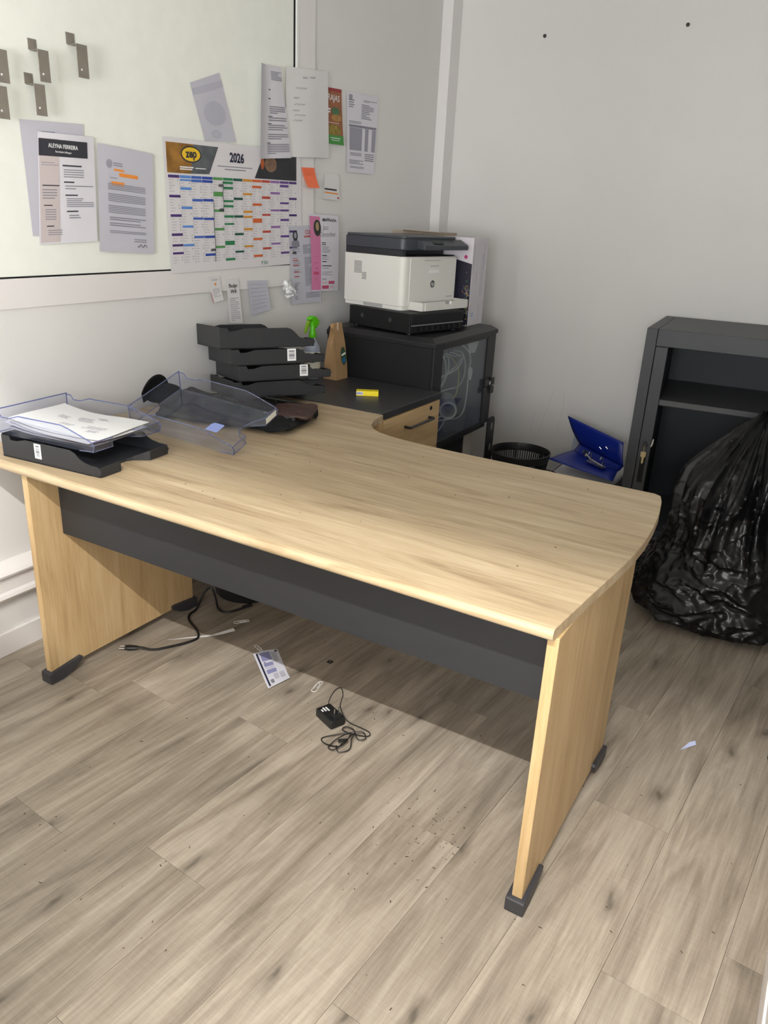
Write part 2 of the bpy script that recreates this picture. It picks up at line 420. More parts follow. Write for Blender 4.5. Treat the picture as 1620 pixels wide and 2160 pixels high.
# ------------------------------------------------------------------ desk
desk = thing('corner_desk', 'large light oak corner desk with a rounded end and dark grey apron', 'desk', (0.5, 0.45, 0))
H, T = 0.74, 0.028
top = [(-.565, .014), (1.291, .014), (1.300, .12), (1.308, .217), (1.320, .34), (1.329, .464), (1.331, .57), (1.326, .681), (1.316, .79), (1.300, .89), (1.287, .938), (1.268, .950),
       (1.0, .952), (.69, .953), (.582, .957), (.50, .961), (.433, .967), (.36, .979), (.30, .999), (.255, 1.030), (.222, 1.072), (.200, 1.125), (.187, 1.18), (.182, 1.222), (-.565, 1.222)]
G().slab(top, H - T, H).obj('desktop', M_desk, desk, .0012, seg=1)
half = [(0.014, H)] + [(0.014 - .014 * math.sin(a), H - .014 + .014 * math.cos(a)) for a in [math.pi * i / 10 for i in range(1, 10)]] + [(0.014, H - T)]
G().prism(half, lambda a, b, h: (h, a, b), -.565, 1.291).obj('front_edge', M_desk, desk, smooth=True, angle=35)
PF = 0.0246
G().box(-.3335, PF, .034, -.3097, .664, H - T).obj('end_panel', M_deskv, desk, .001, seg=1)
G().box(1.2745, PF, .034, 1.2985, .6697, H - T).obj('end_panel', M_deskv, desk, .001, seg=1)
G().box(-.3097, .1244, .492, 1.2745, .1424, H - T).obj('modesty_panel', M_anth, desk, .001, seg=1)
G().box(-.50, 1.19, .034, -.02, 1.214, H - T).obj('end_panel', M_deskv, desk, .001, seg=1)
def foot(x, y, d):
    pr = [(-.013, 0.004), (-.010, 0), (.035, 0), (.075, .012), (.112, .034), (.116, .046), (.108, .052), (-.006, .040), (-.013, .038)]
    G().prism(pr, lambda a, b, h: (h, y + d * a, b), x - .0225, x + .0225).obj('foot', M_foot, desk, .004)
for x, yb in ((-.3216, .664), (1.2865, .6697)):
    foot(x, PF, 1); foot(x, yb, -1)

# ------------------------------------------------------------------ drawer pedestal
ped = thing('drawer_pedestal', 'desk-high oak drawer pedestal with a black top beside the wall', 'drawers', (-.2, 1.49, 0))
G().box(-.565, 1.226, .712, .168, 1.748, .74).obj('top', mat('pedestal_top', (52, 52, 54), 0.42, bump=0.08, bscale=300), ped, .0015, seg=1)
G().box(-.56, 1.230, 0, .150, 1.250, .712).box(-.56, 1.725, 0, .150, 1.745, .712).box(-.56, 1.25, 0, -.545, 1.725, .712).obj('body', M_deskv, ped, .001, seg=1)
G().box(.130, 1.232, .01, .164, 1.262, .712).obj('side_stile', M_deskv, ped, .001, seg=1)
for i, (z0, z1) in enumerate(((.500, .706), (.262, .496), (.03, .258))):
    d = G().box(.140, 1.265, z0, .164, 1.744, z1).obj('drawer', M_desky, ped, .0012, seg=1)
    zh = z0 + .146 if i == 0 else z1 - .055
    h = [(.164, 1.432, zh), (.190, 1.432, zh), (.193, 1.436, zh), (.193, 1.640, zh), (.190, 1.644, zh), (.164, 1.644, zh)]
    G().tube(h, .0065, 4).obj('handle', M_black, d, .001, label='black bar handle')
    if i == 0: G().cyl((.163, 1.660, .684), .009, .004, 16, 'X').box(.1665, 1.6588, .679, .1675, 1.6612, .689).obj('lock', M_black, d)

# ------------------------------------------------------------------ network rack
rack = thing('network_rack', 'black wall-type network rack with a smoked glass door beneath the printer', 'rack', (-.17, 2.115, .452))
RX, RY0, RY1, RZ0, RZ1 = .108, 1.772, 2.458, .452, .958
G().box(-.46, RY0, RZ0, RX - .012, RY0 + .004, .928).obj('side_panel', M_rackd, rack)
G().box(-.46, RY1 - .004, RZ0, RX - .012, RY1, .928).obj('side_panel', M_rackd, rack)
G().box(-.462, RY0, RZ0, -.458, RY1, .928).obj('back_panel', M_rackd, rack)
G().box(-.46, RY0, RZ0, RX - .004, RY1, RZ0 + .012).obj('base_panel', M_rack, rack, .002)
tp = [(RY0 - .006, .920), (RY0 - .006, .936), (RY0 + .022, RZ1), (RY1 - .022, RZ1), (RY1 + .006, .936), (RY1 + .006, .920)]
vsT = []
gt = G()
x0, x1, x2 = -.465, RX - .026, RX + .006
gt.add([(x0, RY0 - .006, .918), (x0, RY1 + .006, .918), (x2, RY1 + .006, .918), (x2, RY0 - .006, .918),
        (x0, RY0 - .006, .938), (x0, RY1 + .006, .938), (x2, RY1 + .006, .938), (x2, RY0 - .006, .938),
        (x0, RY0 + .022, RZ1), (x0, RY1 - .022, RZ1), (x1, RY1 - .022, RZ1), (x1, RY0 + .022, RZ1)],
       [(0, 1, 2, 3), (0, 3, 7, 4), (3, 2, 6, 7), (2, 1, 5, 6), (1, 0, 4, 5), (4, 7, 11, 8), (7, 6, 10, 11), (6, 5, 9, 10), (5, 4, 8, 9), (8, 11, 10, 9)])
gt.obj('top_panel', M_rack, rack, .002)
# vent slots in the sloped top edge
M_dark = mat('dark_gap', (8, 8, 9), 0.8)
door = G().box(RX - .012, RY0, RZ0 + .004, RX, RY0 + .088, .917).box(RX - .012, RY1 - .100, RZ0 + .004, RX, RY1, .917) \
    .box(RX - .012, RY0 + .088, RZ0 + .004, RX, RY1 - .100, .474).box(RX - .012, RY0 + .088, .902, RX, RY1 - .100, .917).obj('door', M_rack, rack, .002)
G().box(RX - .007, RY0 + .086, .472, RX - .003, RY1 - .098, .904).obj('glass_pane', M_glass, door, label='smoked glass pane')
G().box(RX - .0125, RY1 - .104, RZ0 + .006, RX + .0008, RY1 - .1015, .916).obj('gasket', M_dark, door)
gl = G().cyl((RX, 2.400, .672), .010, .014, 14, 'X'); gl.obj('lock', M_chrome, door, smooth=True)
for (y, z, dy, dz) in ((2.362, .676, .036, .036), (2.350, .640, .040, .032), (2.440, .676, .034, .040), (2.436, .632, .036, .038)):  # left pair are solid blobs standing for the keys' reflection in the glass
    G().box(RX + .006, y - dy / 2, z - dz / 2, RX + .016, y + dy / 2, z + dz / 2).obj('key', M_black, door, .004)
# shelf + patch panel inside
G().box(-.40, RY0 + .05, .55, -.05, RY1 - .09, .553).obj('inner_shelf', M_rack, rack)
pp = G().box(-.10, RY0 + .10, .80, -.07, RY1 - .13, .845).obj('patch_panel', mat('panel_grey', (70, 72, 74), 0.5), rack, .002)
for i in range(12):
    y = RY0 + .125 + i * .034
    G().box(-.072, y, .812, -.0685, y + .018, .830).obj('port', M_dark, pp)
G().add([(.085, 2.165, .898), (.085, 2.30, .898), (.088, 2.255, .842), (.090, 2.185, .845)], [(0, 1, 2, 3)]).obj('paper_tag', M_paper2, rack, solid=.001)
# rack contents
random.seed(5)
for i in range(9):
    y = RY0 + .150 + i * .052 + random.uniform(-.010, .010)
    c = (.02 + random.uniform(-.02, .03))
    ye = max(RY0 + .03, y - .20 - random.uniform(0, .10)); zz = .70 + random.uniform(-.03, .08)
    pts = [(-.068, y, .820), (-.02, y + .004, .812), (c, y - .03, zz + .05), (c + .015, (y + ye) / 2, zz + random.uniform(-.02, .02)), (c - .02, ye + .02, zz - .03), (-.06, ye, zz - .05 + .02 * math.sin(i * 2.1))]
    tag(G().tube(smoothpath(pts, 6), .0034, 6).obj('network_cable', M_cream, None, smooth=True), 'thin white network cable bunched inside the glass-door rack', 'cable', 'white network cables in the rack')
tag(G().tube(smoothpath([(-.068, 2.20, .818), (-.02, 2.21, .81), (.03, 2.20, .76), (.05, 2.17, .70), (.045, 2.165, .64), (.02, 2.15, .60)], 7), .0032, 6).obj('network_cable', mat('cable_yellow', (200, 186, 96), 0.5), None, smooth=True), 'single yellowish cable among the white ones inside the rack', 'cable')
rc = [(.0, 2.20, .900), (.02, 2.24, .875), (.05, 2.27, .835), (.055, 2.285, .790), (.055, 2.280, .745), (.06, 2.29, .715), (.06, 2.262, .70), (.06, 2.262, .66), (.06, 2.255, .60), (.06, 2.235, .545), (.055, 2.18, .520), (.05, 2.08, .530), (.05, 1.96, .545), (.05, 1.90, .535), (.05, 1.93, .490), (.05, 2.0, .500), (.05, 2.05, .545), (.05, 1.98, .560), (.05, 1.905, .520)]
tag(G().tube(smoothpath(rc, 7), .0036, 6).obj('extension_lead', M_cream, None, smooth=True), 'long white power cord with an inline plug hanging behind the rack glass', 'cord')
pl = thing('inline_plug', 'white inline plug on the cord behind the rack glass', 'plug', (.058, 2.27, .715))
G().lathe([(.004, -.03), (.009, -.024), (.011, 0), (.012, .02), (.007, .034)], 12, (.062, 2.276, .728)).obj('body', M_cream, pl, smooth=True)
# white round power adapter lying in the rack
def ring(c, ro, ri, h, seg=28):
    g = G(); vs = []; fs = []
    for (r, x) in ((ro, 0), (ro, h), (ri, h), (ri, 0)):
        for k in range(seg):
            a = 2 * math.pi * k / seg; vs.append((c[0] + x, c[1] + r * math.cos(a), c[2] + r * math.sin(a)))
    for j in range(4):
        for k in range(seg):
            fs.append((j * seg + k, j * seg + (k + 1) % seg, ((j + 1) % 4) * seg + (k + 1) % seg, ((j + 1) % 4) * seg + k))
    return g.add(vs, fs)
rot = thing('cable_sleeve', 'short white plastic tube lying inside the rack behind the glass', 'tube', (.0, 2.165, .580), Matrix.Rotation(math.radians(119), 3, 'Z'))
ring((-.12, 0, 0), .043, .034, .22).obj('tube', M_cream, rot, smooth=True, angle=50)
# ------------------------------------------------------------------ stand below the rack
st = thing('rack_stand', 'low dark stand with a pale end board carrying the network rack', 'stand', (-.17, 2.12, 0))
G().box(-.45, RY0 + .01, .425, .09, RY1, .452).obj('top_rail', M_rack, st, .003)
G().box(-.05, 2.335, 0, .03, 2.44, .425).obj('end_board', wood('pale_board', (168, 160, 152), (196, 189, 180), (214, 208, 200), 'Z', knots=0, tint=0), st, .002)
G().box(-.43, RY0 + .03, .02, -.41, RY1, .425).box(-.41, RY1 - .02, .02, .0, RY1, .425).obj('dark_panel', M_rackd, st)
G().box(.0, RY0 + .06, .02, .03, 2.333, .425).obj('dark_panel', M_rackd, st)
for x, y in ((-.44, RY0 + .02), (.05, RY0 + .02), (-.44, RY1 - .06)):
    G().box(x, y, 0, x + .04, y + .04, .425).obj('leg', M_rack, st, .002)
pg = [(2.462, 0), (2.556, 0), (2.556, .440), (2.548, .462), (2.530, .470), (2.462, .470)]
gp = G().prism(pg, lambda a, b, h: (h, a, b), .100, .108)
bk = gp.obj('bracket_plate', M_rack, st, .002)
for z in (.418, .300):
    G().prism([(2.514 + .010 * math.cos(a), z + .022 * math.sin(a)) for a in [2 * math.pi * i / 14 for i in range(14)]], lambda a, b, h: (h, a, b), .1075, .1092).obj('slot', mat('slot_light', (150, 150, 150), .6), bk)

# ------------------------------------------------------------------ black device on the rack
bt = 0.235
dev = thing('amplifier_box', 'flat black device with a row of ports between the rack and the printer', 'device', (-.028, 1.780, .958), -bt)
G().box(-.39, 0, .008, 0, .378, .094).obj('case', M_rackd, dev, .003)
G().box(-.006, .008, .046, .003, .372, .090).obj('front_strip', M_rack, dev, .002)
G().box(.000, .010, .040, .004, .370, .045).obj('chrome_line', mat('grey_line', (120, 122, 124), .4), dev)
for i in range(9):
    y = .022 + i * .039
    G().cyl((0, y + .012, .026), .009, .005, 12, 'X').obj('knob', M_black, dev, smooth=True)
for x in (-.30, -.12):
    G().cyl((x, 0, .056), .010, -.004, 14, 'Y').obj('screw', mat('screw_grey', (60, 60, 62), .4), dev, smooth=True)
for x in (-.37, -.03):
    for y in (.03, .34): G().cyl((x, y, 0), .012, .009, 12).obj('foot', M_black, dev)

# ------------------------------------------------------------------ printer
pt = 0.183
prn = thing('laser_printer', 'white and dark grey multifunction laser printer on top of the rack', 'printer', (-.110, 1.843, 1.0525), -pt)
PD, PW, PHh, PT = .361, .405, .233, .320
def rrect(x0, y0, x1, y1, r, n=6, which=(1, 1, 1, 1)):
    out = []
    for (cx, cy, a0, k) in ((x1 - r, y0 + r, -90, 0), (x1 - r, y1 - r, 0, 1), (x0 + r, y1 - r, 90, 2), (x0 + r, y0 + r, 180, 3)):
        if which[k]: out += [(cx + r * math.cos(math.radians(a0 + 90 * i / n)), cy + r * math.sin(math.radians(a0 + 90 * i / n))) for i in range(n + 1)]
        else: out.append([(x1, y0), (x1, y1), (x0, y1), (x0, y0)][k])
    return out
bd = G().slab(rrect(-PD, 0, 0, PW, .030, which=(1, 1, 0, 0)), .018, PHh).slab(rrect(-PD + .004, .004, -.004, PW - .004, .028, which=(1, 1, 0, 0)), 0, .018).obj('body', M_wp, prn, .0015, smooth=True, angle=30)
for i in range(10): G().box(-.300, -.0006, .196 - i * .0055, -.252, .0004, .1985 - i * .0055).obj('vent', mat('vent_grey', (105, 105, 104), .7), bd)
for i in range(6): G().box(-.250, -.0006, .148 - i * .0055, -.222, .0004, .1505 - i * .0055).obj('vent', MATS['vent_grey'], bd)
G().box(-.235, -.0006, .004, -.120, .002, .020).obj('grip_recess', mat('grip_shade', (170, 170, 168), .6), bd)
fp = G().box(-.003, .045, .030, .0025, PW - .014, PHh - .006).obj('front_cover', M_wp, prn, .003)
G().box(.0022, .145, .216, .0034, .262, .2175).box(.0022, .190, .191, .0034, .255, .1925).obj('seam', MATS['vent_grey'], fp)
G().box(.001, .185, .160, .0040, .258, .176).obj('latch', mat('latch_light', (236, 236, 234), .35), fp, .002)
lg = G().prism([(.213 + .0165 * math.cos(a), .112 + .0165 * math.sin(a)) for a in [2 * math.pi * i / 28 for i in range(28)]], lambda a, b, h: (h, a, b), .0024, .0034).obj('logo_disc', mat('logo_dark', (70, 72, 76), .4), fp)
YZ = Matrix(((0, 0, 1), (1, 0, 0), (0, 1, 0)))
lettering('hp', .026, M_wp, fp, (.0036, .213, .113), YZ, shear=.25)
G().box(.0022, .325, .050, .0032, .372, .0535).obj('model_line', M_shade, fp)
tr = G().box(-.02, .055, .002, .075, .075, .040).box(-.02, PW - .010, .002, .075, PW + .004, .040).box(.064, .075, .002, .078, .225, .040).box(.064, .27, .002, .078, PW - .010, .040).box(.064, .225, .002, .078, .27, .026).box(-.02, .075, .002, .066, PW - .010, .010).obj('paper_tray', M_wp, prn, .0025)
G().box(-.02, .078, .024, .064, PW - .014, .0265).obj('tray_cover', mat('tray_cover', (190, 190, 186), .5), tr, .001)
sc = G().slab(rrect(-PD, .002, -.006, PW - .002, .028, which=(1, 1, 0, 0)), PHh + .028, PT - .010).obj('scanner_unit', M_pg, prn, .003, smooth=True, angle=30)
G().box(-PD, .004, PHh, -.09, PW - .004, PHh + .028).box(-.09, .004, PHh, -.016, .030, PHh + .028).obj('output_well', mat('well_dark', (40, 42, 46), .5), prn, .002)
G().box(-.088, .03, PHh + .0005, -.020, PW - .006, PHh + .004).obj('output_floor', M_dark, prn)
G().slab(rrect(-PD + .004, .006, -.004, PW - .012, .024, which=(1, 1, 0, 0)), PT - .010, PT).obj('lid', mat('lid_grey', (72, 75, 80), .42), prn, .003, smooth=True, angle=30)
cp = G().add([(-.01, .095, PHh + .034), (.040, .095, PHh + .030), (.040, PW + .022, PHh + .030), (-.01, PW + .022, PHh + .034), (-.01, .095, PT - .012), (.040, .095, PHh + .050), (.040, PW + .022, PHh + .050), (-.01, PW + .022, PT - .012)],
             [(3, 2, 1, 0), (4, 5, 6, 7), (0, 1, 5, 4), (1, 2, 6, 5), (2, 3, 7, 6), (3, 0, 4, 7)]).obj('control_panel', M_pg, prn, .003)
G().add([(.006, .18, PT - .0215), (.032, .18, PHh + .0585), (.032, .25, PHh + .0585), (.006, .25, PT - .0215)], [(0, 1, 2, 3)]).obj('display', M_black, cp, solid=.001)

# ------------------------------------------------------------------ toner boxes behind the printer
M_tw = mat('carton_white', (214, 208, 214), .6, vary=.02, vscale=12)
M_tdark = mat('carton_dark_print', (28, 26, 44), .5)
tb = thing('toner_box', 'tall white toner carton with a dark printed side right of the printer', 'box', (-.04, 2.365, .958))
G().box(-.14, 2.286, .958, .020, 2.458, 1.372).obj('carton', M_tw, tb, .0015, seg=1)
G().add([(-.139, 2.2852, .962), (.019, 2.2852, .962), (.019, 2.2852, 1.252), (-.139, 2.2852, 1.285)], [(0, 1, 2, 3)]).obj('dark_print', M_tdark, tb)
random.seed(3)
for i, c in enumerate(((190, 150, 60), (90, 150, 110), (150, 90, 150), (200, 190, 120), (60, 90, 170))):
    g = G()
    for k in range(22):
        x = .004 + random.gauss(0, .011); z = 1.07 + random.gauss(0, .06)
        x = min(max(x, -.03), .016); g.quad((x - .0016, 2.2848, z), (x + .0016, 2.2848, z), (x + .0016, 2.2848, z + .006), (x - .0016, 2.2848, z + .006))
    g.obj('colour_print', mat('dots%d' % i, c, .6), tb, kind='stuff')
G().prism([(-.016 + .009 * math.cos(a), 1.283 + .009 * math.sin(a)) for a in [2 * math.pi * i / 18 for i in range(18)]], lambda a, b, h: (a, h, b), 2.2844, 2.2852).obj('magenta_dot', mat('magenta', (190, 60, 120), .6), tb)
G().prism([(2.330 + .010 * math.cos(a), 1.010 + .010 * math.sin(a)) for a in [2 * math.pi * i / 18 for i in range(18)]], lambda a, b, h: (h, a, b), .0202, .0208).obj('logo_disc', mat('logo_blue', (90, 140, 190), .5), tb)
lettering('hp', .014, M_white, tb, Vector((.0211, 2.330, 1.010)) - org(tb), YZ, shear=.25)
g = G()
for (y0, z0, z1) in ((2.288, 1.20, 1.34), (2.300, 1.20, 1.34), (2.34, 1.16, 1.22), (2.395, 1.10, 1.30), (2.41, 1.10, 1.30), (2.42, 1.22, 1.35), (2.30, 1.0, 1.06), (2.40, .98, 1.06)):
    g.box(.020, y0, z0, .0204, y0 + .007, z1)
g.obj('small_print', mat('print_pale', (190, 185, 194), .7), tb, kind='stuff')
tb2 = thing('carton_box', 'low open carton box seen behind the printer lid', 'box', (-.31, 2.33, .958))
G().box(-.46, 2.335, .958, -.155, 2.455, 1.385).obj('carton', M_carton, tb2, .001, seg=1)
G().add([(-.40, 2.335, 1.386), (-.155, 2.335, 1.386), (-.155, 2.270, 1.387), (-.36, 2.270, 1.390)], [(0, 1, 2, 3)]).obj('flap', M_carton, tb2, solid=.003)

# ------------------------------------------------------------------ things on the pedestal
sp = thing('spray_bottle', 'clear spray bottle with a bright green trigger head behind the tray stack', 'bottle', (-.42, 1.59, .74))
G().lathe([(.030, .740), (.036, .746), (.037, .860), (.033, .890), (.018, .915), (.014, .930)], 24, (-.42, 1.59, 0)).obj('bottle', M_bottle, sp, smooth=True, angle=60)
G().lathe([(.0375, .79), (.0375, .865)], 24, (-.42, 1.59, 0), closed=False).obj('label', mat('label_white', (225, 222, 205), .6), sp, smooth=True)
hd = G().lathe([(.015, .925), (.017, .930), (.016, .950), (.012, .958), (.012, .985)], 16, (-.42, 1.59, 0)).obj('collar', M_green, sp, smooth=True)
pol = [(-.034, 1.008), (-.030, 1.016), (-.010, 1.022), (.012, 1.020), (.040, .996), (.036, .984), (.016, .966), (-.008, .972), (-.012, 1.000)]
G().prism([(1.59 + a, b) for a, b in pol], lambda a, b, h: (h, a, b), -.432, -.408).obj('spray_head', M_green, sp, .004)
G().prism([(1.59 + a, b) for a, b in [(-.024, 1.004), (-.034, 1.003), (-.045, .985), (-.058, .952), (-.055, .950), (-.040, .968), (-.028, .985)]], lambda a, b, h: (h, a, b), -.427, -.413).obj('trigger', mat('trigger_olive', (120, 165, 20), .4), sp, .002)

kb = thing('kraft_bag', 'tall brown kraft paper bag with a round sticker on the pedestal', 'bag', (-.345, 1.672, .74))
def kraft(u, v):
    # u around the bag, v up
    c = [(-.31, 1.626), (-.31, 1.716), (-.380, 1.716), (-.380, 1.626)]
    s = (u * 4) % 4; i = int(s) % 4; f = s - int(s)
    x = c[i][0] + (c[(i + 1) % 4][0] - c[i][0]) * f; y = c[i][1] + (c[(i + 1) % 4][1] - c[i][1]) * f
    k = max(0.0, (v - .25) / .75)
    xm = -.345; x = xm + (x - xm) * (1 - .86 * k ** 1.3)
    ym = 1.671; y = ym + (y - ym) * (1 - .10 * math.sin(k * 2.4))
    if i in (1, 3): x += 0; y += (-1 if i == 1 else 1) * .022 * k * math.sin(math.pi * f)   # gusset folds in
    return (x + .0015 * math.sin(9 * v + 7 * u), y, .74 + .235 * v)
G().grid(kraft, 48, 24).obj('bag', M_kraft, kb, smooth=True, angle=28)
G().box(-.355, 1.634, .968, -.338, 1.708, .990).obj('folded_top', M_kraft, kb, .002)
G().box(-.3385, 1.664, .945, -.3365, 1.674, .994).obj('tape_tab', mat('tape_pale', (222, 196, 176), .5), kb)
stk = [(1.684 + .021 * math.cos(a), .845 + .040 * math.sin(a)) for a in [2 * math.pi * i / 28 for i in range(28)]]
def bagx(z):
    k = max(0.0, ((z - .74) / .235 - .25) / .75); return -.345 + .035 * (1 - .86 * k ** 1.3) + .004
g = G(); g.add([(bagx(b), a, b) for a, b in stk], [tuple(range(28))]); sk = g.obj('sticker', mat('sticker_green', (62, 92, 66), .5, vary=.3, vscale=60), kb, solid=.0006)
g = G(); g.add([(bagx(.826) + .0012, 1.682 + .012 * math.cos(a), .826 + .014 * math.sin(a)) for a in [2 * math.pi * i / 16 for i in range(16)]], [tuple(range(16))]); g.obj('sticker_motif', mat('motif_blue', (40, 110, 170), .5), sk, solid=.0004)
g = G(); g.add([(bagx(.850) + .0014, 1.668, .846), (bagx(.850) + .0014, 1.698, .853), (bagx(.858) + .0014, 1.698, .861), (bagx(.858) + .0014, 1.668, .854)], [(0, 1, 2, 3)]); g.obj('sticker_band', M_white, sk, solid=.0004)

yb = thing('eraser_box', 'small yellow carton lying on the black pedestal top', 'box', (-.045, 1.47, .74), math.radians(31))
G().box(-.047, -.018, 0, .047, .018, .021).obj('carton', M_yellow, yb, .0008, seg=1)
G().box(-.046, -.0184, .004, -.018, -.018, .018).obj('white_print', M_white, yb)
g = G()
for i in range(5): g.box(-.044 + i * .005, -.0188, .007, -.041 + i * .005, -.0184, .015)
g.obj('blue_print', mat('print_blue', (40, 70, 150), .5), yb, kind='stuff')

# ------------------------------------------------------------------ letter trays
TL_, TW_, TH_ = .385, .28, .066
XZ = lambda t0: None
def wallstrip(g, pts, h0, h1, t):
    """upright strip of thickness t along a polyline (u, v), between heights h0, h1 (lists)"""
    n = len(pts)
    for i in range(n - 1):
        (u0, v0), (u1, v1) = pts[i], pts[i + 1]
        d = Vector((u1 - u0, v1 - v0)); d.normalize(); nx, ny = -d.y * t / 2, d.x * t / 2
        a0, a1, b0, b1 = h0[i], h0[i + 1], h1[i], h1[i + 1]
        g.add([(u0 - nx, v0 - ny, a0), (u1 - nx, v1 - ny, a1), (u1 + nx, v1 + ny, a1), (u0 + nx, v0 + ny, a0), (u0 - nx, v0 - ny, b0), (u1 - nx, v1 - ny, b1), (u1 + nx, v1 + ny, b1), (u0 + nx, v0 + ny, b0)],
              [(3, 2, 1, 0), (4, 5, 6, 7), (0, 1, 5, 4), (1, 2, 6, 5), (2, 3, 7, 6), (3, 0, 4, 7)])
def side_profile(style, hh):
    if style == 'curve':
        return [(0, 0), (0, hh), (.030, hh), (.036, hh - .012), (.060, hh - .012), (.095, hh - .003), (.27, hh - .003), (.288, hh - .010), (.302, hh - .022), (.320, .036), (.345, .031), (.372, .030), (.385, .020), (.380, .006), (.330, -.002), (.32, 0)]
    return [(0, 0), (0, hh), (.020, hh), (.030, hh - .014), (.060, hh - .014), (.100, hh - .002), (.265, hh - .002), (.290, hh - .008), (.372, .032), (.385, .022), (.382, .004), (.330, 0)]
def tray(name, label, loc, rotm, material, rimmat=None, style='curve', hh=TH_, barcode=None, group=None, nolabel=False):
    t = thing(name, label, 'letter tray', loc, rotm, group)
    th = .0028
    for v0 in (0, TW_ - th):
        G().prism(side_profile(style, hh), lambda a, b, h: (a, h, b), v0, v0 + th).obj('side_wall', material, t)
    G().box(0, th, 0, th, TW_ - th, hh + .004).obj('back_wall', material, t)
    fl = [(0, 0), (.376, 0), (.376, .082), (.335, .108), (.325, .125), (.325, TW_ - .125), (.335, TW_ - .108), (.376, TW_ - .082), (.376, TW_), (0, TW_)]
    G().slab(fl, .001, .001 + th).obj('tray_floor', material, t)
    for s in (0, 1):
        f = (lambda v: v) if s == 0 else (lambda v: TW_ - v)
        g = G(); wallstrip(g, [(.380, f(.002)), (.380, f(.078))], [.001, .001], [.030, .030], th)
        wallstrip(g, [(.380, f(.078)), (.338, f(.106))], [.001, .001], [.030, .012], th)
        g.obj('front_lip', material, t)
    g = G(); wallstrip(g, [(.338, .106), (.327, .125), (.327, TW_ - .125), (.338, TW_ - .106)], [-.001] * 4, [.012, .007, .007, .012], th); g.obj('front_sill', material, t)
    if rimmat:
        for v0 in (.0014, TW_ - .0014):
            pr = [(a, v0, b) for a, b in side_profile(style, hh)[1:]]
            G().tube(pr, .0018, 6).obj('rim', rimmat, t)
        G().tube([(.0014, 0, hh + .004), (.0014, TW_, hh + .004)], .0019, 6).obj('rim', rimmat, t)
        G().tube([(.0014, 0, .001), (.0014, TW_, .001)], .0016, 6).obj('rim', rimmat, t)
        for v0 in (.0014, TW_ - .0014):
            G().tube([(.0014, v0, 0), (.0014, v0, hh + .004)], .0018, 6).obj('rim', rimmat, t)
        for s in (0, 1):
            f = (lambda v: v) if s == 0 else (lambda v: TW_ - v)
            G().tube([(.380, f(0), .030), (.380, f(.078), .030), (.338, f(.106), .013)], .0016, 6).obj('rim', rimmat, t)
            G().tube([(.380, f(0), .002), (.380, f(.078), .002), (.338, f(.106), .002)], .0016, 6).obj('rim', rimmat, t)
        G().tube([(.338, .106, .012), (.327, .125, .008), (.327, TW_ - .125, .008), (.338, TW_ - .106, .012)], .0016, 6).obj('rim', rimmat, t)
    if barcode is not None:
        u0, z0, wd, ht = barcode
        s_ = G().box(u0, -.0006, z0, u0 + wd, -.0001, z0 + ht).obj('barcode_label', M_white, t, label='white barcode sticker')
        g = G(); rr = random.Random(9); z = z0 + .008
        while z < z0 + ht - .008:
            h = rr.choice((.001, .0018, .003)); g.box(u0 + .006, -.0009, z, u0 + wd - .006, -.0006, z + h); z += h + rr.choice((.0012, .002, .003))
        g.obj('barcode', M_inkd, s_, kind='stuff')
    return t
def rotm(yaw, pitch=0.0, roll=0.0):
    yaw, pitch, roll = map(math.radians, (yaw, pitch, roll))
    u = Vector((math.cos(yaw), math.sin(yaw), 0)); v = Vector((-math.sin(yaw), math.cos(yaw), 0)); w_ = Vector((0, 0, 1))
    u2 = u * math.cos(pitch) + w_ * math.sin(pitch); w2 = u2.cross(v)
    v2 = v * math.cos(roll) + w2 * math.sin(roll); w3 = u2.cross(v2)
    return Matrix((u2, v2, w3)).transposed()
# black tray at the left end of the desk, and the clear one stacked on it
tray('letter_tray', 'black letter tray at the left desk end, under the clear tray of papers', (-.428, .040, .7405), rotm(5.2), M_tray, barcode=(.132, .016, .026, .044))
tray('letter_tray', 'clear bluish letter tray holding papers, stacked on a black tray', (-.470, .052, .8010), rotm(5.8, 0, 0), M_clear, M_clearrim, style='chamfer')
# clear tray leaning on the bag
LT = rotm(10.3, -6.8, 14.3)
N_ = Vector((.103, .457, .7435)) - LT @ Vector((TL_, 0, 0))
tray('letter_tray', 'empty clear letter tray tilted on the black bag, a small white sticker inside', tuple(N_), LT, M_clear, M_clearrim, style='chamfer')
lt = bpy.data.objects[[o.name for o in bpy.data.objects if o.name.startswith('letter_tray')][-1]]
G().add([(.225, .085, .0052), (.268, .085, .0052), (.268, .135, .0052), (.232, .135, .0052), (.225, .125, .0052)], [(0, 1, 2, 3, 4)]).obj('sticker', M_cardblue, lt, solid=.0005)
G().box(.3815, TW_ - .075, .006, .3822, TW_ - .008, .026).obj('index_label', mat('index_white', (240, 240, 225), .6), lt)
# stack of four black trays in the corner
base = Vector((-.325, .878, .968))
stk_pos = [('black letter tray on top of the four-tray stack against the wall', base, 60.6, None, .076),
           ('black letter tray second from the top of the corner stack, barcode sticker', base + Vector((.024, .032, -.062)), 60.0, (.225, .010, .036, .046), .0585),
           ('black letter tray third from the top of the corner stack, barcode sticker', base + Vector((.043, .052, -.122)), 60.0, (.248, .010, .034, .044), .0575),
           ('black letter tray at the bottom of the corner stack, lying on a bag', base + Vector((.030, .036, -.188)), 60.6, None, .062)]
for lb, pos, yaw, bc, hh in stk_pos:
    tray('letter_tray', lb, tuple(pos), rotm(yaw, -.5, -5.0), M_tray, barcode=bc, hh=hh, group='black trays stacked in the corner')

